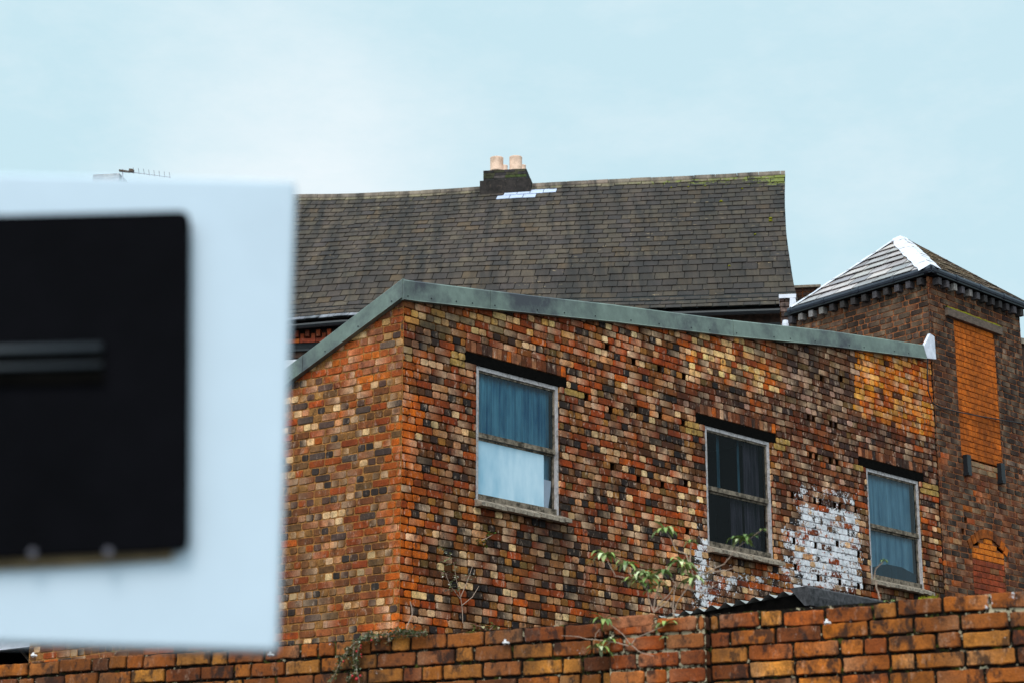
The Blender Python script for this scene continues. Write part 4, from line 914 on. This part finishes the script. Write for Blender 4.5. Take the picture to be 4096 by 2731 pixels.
def plant(name, label, cat, stems, roses, conv, ln, rad, group=None):
    base = conv(*stems[0][0]); t = thing(name, base, label, cat, group)
    m = MB()
    for st in stems:
        pts = [conv(*q) for q in st]; fine = []
        for i in range(len(pts) - 1):
            for q in range(3): fine.append(pts[i] + (pts[i + 1] - pts[i]) * q / 3 + np.array([rnd.uniform(-1, 1) for _ in range(3)]) * .0025)
        fine.append(pts[-1]); n = len(fine); m.tube(fine, [rad * (1 - .6 * i / n) for i in range(n)], 5)
    m.build('stem', M['stem'], t)
    m = MB()
    for x, y, n, k in roses: rosette(m, conv(x, y), n + 4, ln * k * rnd.uniform(.7, .95))
    m.build('leaves', M['leaf'], t)
    return t
cv = lambda x, y, o=.0: W.at(2350 + x / 2.413, 2050 + y / 2.413, .03 + o)
plant('buddleia', 'straggly buddleia with pale drooping leaves growing out of the wall pier', 'plant',
      [[(850, 1090), (835, 960), (870, 850), (960, 730), (1040, 640), (1160, 570), (1320, 490), (1390, 400), (1440, 330), (1540, 270), (1690, 160)],
       [(850, 1090), (820, 900), (840, 760), (850, 680), (800, 620)], [(640, 960), (700, 870), (800, 780), (840, 690)], [(640, 960), (600, 870), (580, 740), (570, 620)],
       [(640, 950), (660, 800), (690, 700), (740, 580)], [(1040, 640), (1010, 580), (990, 520), (930, 490)], [(990, 510), (950, 400), (860, 360), (800, 240), (760, 180)], [(990, 480), (995, 380), (1000, 290)],
       [(580, 740), (500, 670), (440, 640), (340, 620), (270, 610), (220, 510), (175, 430)], [(440, 640), (400, 570), (385, 510)], [(640, 960), (750, 880), (820, 790)], [(1160, 570), (1300, 560), (1420, 530)], [(960, 730), (1100, 760), (1250, 690)]],
      [(165, 420, 8, 1), (385, 500, 8, 1.05), (540, 590, 8, 1), (590, 640, 9, 1.1), (455, 650, 7, .9), (740, 570, 8, .9), (910, 480, 8, 1.1), (960, 540, 5, 1), (1020, 640, 5, 1), (755, 175, 8, 1.1), (1000, 280, 5, .6), (560, 700, 6, .8), (620, 760, 4, .8), (690, 690, 4, .7), (1475, 270, 8, 1.15), (1530, 250, 7, 1.15), (1690, 160, 3, .35)], lambda x, y: cv(x, y), .118, .0038)
plant('buddleia', 'low buddleia sprig rooted in the pale mortar of the wall pier', 'plant',
      [[(420, 1275), (470, 1200), (600, 1150), (740, 1090)], [(420, 1275), (330, 1160), (190, 1050)], [(400, 1280), (230, 1240), (0, 1215), (-120, 1190), (-250, 1185)], [(70, 1212), (80, 1170), (120, 1120)], [(420, 1275), (520, 1350), (640, 1380)], [(230, 1240), (180, 1280), (120, 1310)]],
      [(750, 1085, 6, 1.0), (160, 1035, 8, .95), (210, 1235, 5, .8), (120, 1315, 6, 1.1), (740, 1200, 4, .5), (420, 1265, 4, .3)], lambda x, y: cv(x, y, .07), .11, .003)
cw = lambda x, y: W.at(x * D, y * D, -.05)
plant('buddleia', 'single leaning leafy stem in front of the blue curtained window', 'plant', [[(2022, 1378), (2014, 1350), (2008, 1325), (2012, 1305), (2028, 1290)]], [(2030, 1288, 7, .8), (2010, 1330, 2, .4)], cw, .05, .004)
plant('buddleia', 'small seedling tuft on the wall top below the blue curtained window', 'plant', [[(2040, 1395), (2040, 1385)], [(2044, 1395), (2050, 1380)]], [(2036, 1380, 6, .7), (2052, 1379, 6, .7)], cw, .05, .003)
plant('wall_weed', 'tiny green seedling on the wall top beneath the white board', 'plant', [[(262, 1502), (268, 1494)], [(262, 1502), (278, 1488)]], [(260, 1496, 6, .5), (272, 1493, 4, .4)], cw, .05, .002)
cr = lambda x, y: R.at(x * D, y * D, .06)
def weed(label, stems, tufts, n, ln, pal):
    base = cr(*stems[0][0]); t = thing('wall_weed', base, label, 'plant', 'weeds rooted in the workshop wall'); m = MB()
    for st in stems: p = [cr(*q) for q in st]; m.tube(p, [.0045 * (1 - .5 * i / len(p)) for i in range(len(p))], 5)
    m.build('stem', M['stem'], t); m = MB()
    for x, y, s in tufts:
        for _ in range(n):
            c = cr(x + rnd.uniform(-s, s), y + rnd.uniform(-s, s) * 1.2); a = rnd.uniform(0, 6.28); leaf(m, c, np.array([math.cos(a), math.sin(a), rnd.uniform(-.2, .8)]), ln * rnd.uniform(.6, 1.2), ln * .26, .5, jit(alb(*rnd.choice(pal)), .2))
    m.build('leaves', M['leaf'], t)
PALE = [(196, 204, 190), (150, 164, 130), (120, 140, 90)]
weed('wiry pale-leaved weed left of the largest window\'s sill on the brickwork', [[(1063, 1430), (1062, 1400), (1058, 1370), (1048, 1330), (1042, 1290)], [(1058, 1370), (1075, 1330), (1085, 1300)], [(1058, 1375), (1035, 1345), (1020, 1310)], [(1060, 1390), (1085, 1370), (1100, 1345)]], [(1045, 1300, 9), (1048, 1330, 9), (1022, 1318, 7), (1078, 1325, 7), (1035, 1350, 8), (1022, 1290, 6), (1030, 1275, 9), (1018, 1262, 6), (1052, 1355, 7)], 9, .05, PALE)
weed('little green weed below the sill of the teal curtained window', [[(1110, 1250), (1118, 1235), (1135, 1225)], [(1118, 1235), (1106, 1240)]], [(1112, 1245, 6), (1128, 1222, 6)], 7, .08, [(110, 136, 60), (92, 116, 50)])
weed('dry low weed at the foot of the brickwork just above the wall', [[(1120, 1450), (1110, 1438), (1095, 1436)], [(1120, 1450), (1135, 1436)]], [(1110, 1440, 9), (1132, 1436, 6), (1090, 1440, 6)], 6, .08, [(120, 136, 70), (150, 150, 110)])
# cotoneaster creeper over the wall
cc_ = lambda x, y, o=.0: W.at(1250 + x / 4.704, 2450 + y / 4.704, .035 + o)
ctn = thing('cotoneaster', cc_(1400, 400), 'dense small-leaved cotoneaster creeper with red berries hanging over the wall', 'plant')
br = [[(2150, 365), (1900, 380), (1700, 390), (1400, 390), (1200, 420), (1000, 450), (900, 520), (870, 640), (850, 740), (835, 850), (820, 1000), (780, 1120), (660, 1280)],
      [(950, 470), (780, 580), (680, 680), (590, 800), (540, 900), (470, 1040), (420, 1160), (340, 1310)], [(830, 960), (830, 1100), (870, 1230), (880, 1330)], [(1120, 400), (1100, 340), (1110, 320)], [(1440, 400), (1440, 540)], [(780, 620), (770, 800), (800, 1000)], [(1250, 420), (1210, 530)], [(1880, 370), (1750, 340), (1600, 350), (1500, 330)], [(690, 680), (640, 780), (600, 860)]]
m = MB(); lm = MB(); bm = MB(); CG = [(112, 132, 104), (80, 102, 66), (146, 164, 140), (96, 116, 58), (130, 122, 80)]
for b_i, st in enumerate(br):
    p = [cc_(x, y) for x, y in st]; n = len(p); m.tube(p, [.0055 * (1 - .6 * i / n) for i in range(n)], 5)
    for i in range(n - 1):
        seg = p[i + 1] - p[i]; kk = int(np.linalg.norm(seg) / (.0007 if b_i in (0, 7) and st[i][1] < 480 else .0011))
        for q in range(kk):
            c = p[i] + seg * rnd.random() + np.array([rnd.gauss(0, .010), rnd.gauss(0, .012), rnd.gauss(0, .010)]); a = rnd.uniform(0, 6.28)
            leaf(lm, c, np.array([math.cos(a), math.sin(a), rnd.uniform(-.6, .8)]), rnd.uniform(.011, .019), .0045, .4, jit(alb(*rnd.choice(CG)), .25))
m.build('stem', M['stem'], ctn); lm.build('leaves', M['leaf'], ctn)
for x, y, s in ((1110, 510, 5), (910, 610, 4), (830, 720, 5), (915, 780, 4), (580, 910, 5), (750, 1185, 6), (900, 1180, 6), (830, 1240, 8), (925, 830, 3), (905, 660, 4)):
    c = cc_(x, y, .03); r = s * .00115; mb = MB(); mb.lathe(c, [(r * .3, -r), (r * .85, -r * .5), (r, 0), (r * .85, r * .5), (r * .3, r)], 8); mb.build('berry', M['berry'], ctn, True)
m = MB(); p = [cr(942, 1380), cr(946, 1395), cr(947, 1410), cr(938, 1430), cr(931, 1450)]; m.tube(p, .006, 5)
tag(m.build('dry_stalk', M['stem']), 'thin bare pale stalk against the orange corner bricks', 'plant')

# ------------------------------------------------------------------ white board close to the camera, out of focus
Sg = Plane(pix_y(1145, 1650, 2.1), 85, 1)
sg = thing('white_sign_board', Sg.at(-500, 2600) * np.array([1, 1, 0]), 'large blurred white board carrying a black plate, close at the left', 'sign')
q = [Sg.uv(*p) for p in ((-700, 675), (1184, 722), (1108, 2604), (-700, 2548))]
mb = MB(); mb.hexa([Sg.p(u, v, -.03) for u, v in (q[3], q[2], q[1], q[0])] + [Sg.p(u, v, 0) for u, v in (q[3], q[2], q[1], q[0])]); bo_ = mb.build('board', M['white'], sg)
bv = bo_.modifiers.new('bevel', 'BEVEL'); bv.width = .004; bv.segments = 2
mb = MB(); u0 = q[0][0] + .03; mb.pbox(Sg, u0, u0 + .07, 0, q[0][1] + .05, -.105, -.033); mb.build('post', M['white'], sg)
Sp = Sg.off(.004)
def rrect(P, cor, rad, n=5):           # rounded outline through four picture corners
    c = [np.array(P.uv(*p)) for p in cor]; out = []
    for i in range(4):
        a, b, d = c[i - 1], c[i], c[(i + 1) % 4]; e1 = (a - b) / np.linalg.norm(a - b); e2 = (d - b) / np.linalg.norm(d - b)
        for k in range(n + 1):
            t = k / n; out.append(b + e1 * rad * (1 - t) ** 2 + e2 * rad * t ** 2)
    return out
ol = rrect(Sp, ((-600, 2262), (756, 2200), (762, 858), (-600, 893)), .012); K = len(ol)
mb = MB(); fr = [Sp.p(a, b, .012) for a, b in ol]; bk2 = []
for p in fr:
    t = np.dot(p - Sg.p(0, 0, .0005), Sg.n); bk2.append(p - Sg.n * t)
mb.add(fr + bk2, [tuple(range(K)), tuple(range(2 * K - 1, K - 1, -1))] + [(i, (i + 1) % K, K + (i + 1) % K, K + i) for i in range(K)])
pl = mb.build('plate', M['plate'], sg)
for y0, y1, nn, mt in ((1383, 1424, .02, 'plate_hi'), (1457, 1482, .016, 'plate_hi')):
    ym = (y0 + y1) / 2; a = Sp.at(-600, ym + 26, .012); b = Sp.at(410, ym - 6, .012); r = (y1 - y0) / 2 / F_PX * 2.0
    mb = MB(); mb.tube([a + Sp.n * .006, b + Sp.n * .006], r, 14); mb.build('bar', M[mt], pl, True)
mb = MB(); mb.hexa([Sp.at(x, y, .0125) for x, y in ((-600, 1546), (415, 1530), (415, 1372), (-600, 1400))] + [Sp.at(x, y, .016) for x, y in ((-600, 1546), (415, 1530), (415, 1372), (-600, 1400))]); mb.build('slot', M['soot'], pl)
mb = MB(); e = [Sp.at(x, y, .002) for x, y in ((-600, 2300), (250, 2262), (690, 2232), (690, 2205), (-600, 2262))]; mb.add(e + [p - Sp.n * .004 for p in e], [(0, 1, 2, 3, 4), (9, 8, 7, 6, 5)]); mb.build('rusty_edge', plain('rust_stain', alb(126, 112, 84), .8, .4, 40), sg)
for px, py in ((133, 2212), (435, 2208)):
    c = Sp.at(px, py, .012); mb = MB(); mb.tube([c, c + Sp.n * .006], .0045, 12); mb.build('screw', M['screw'], pl)
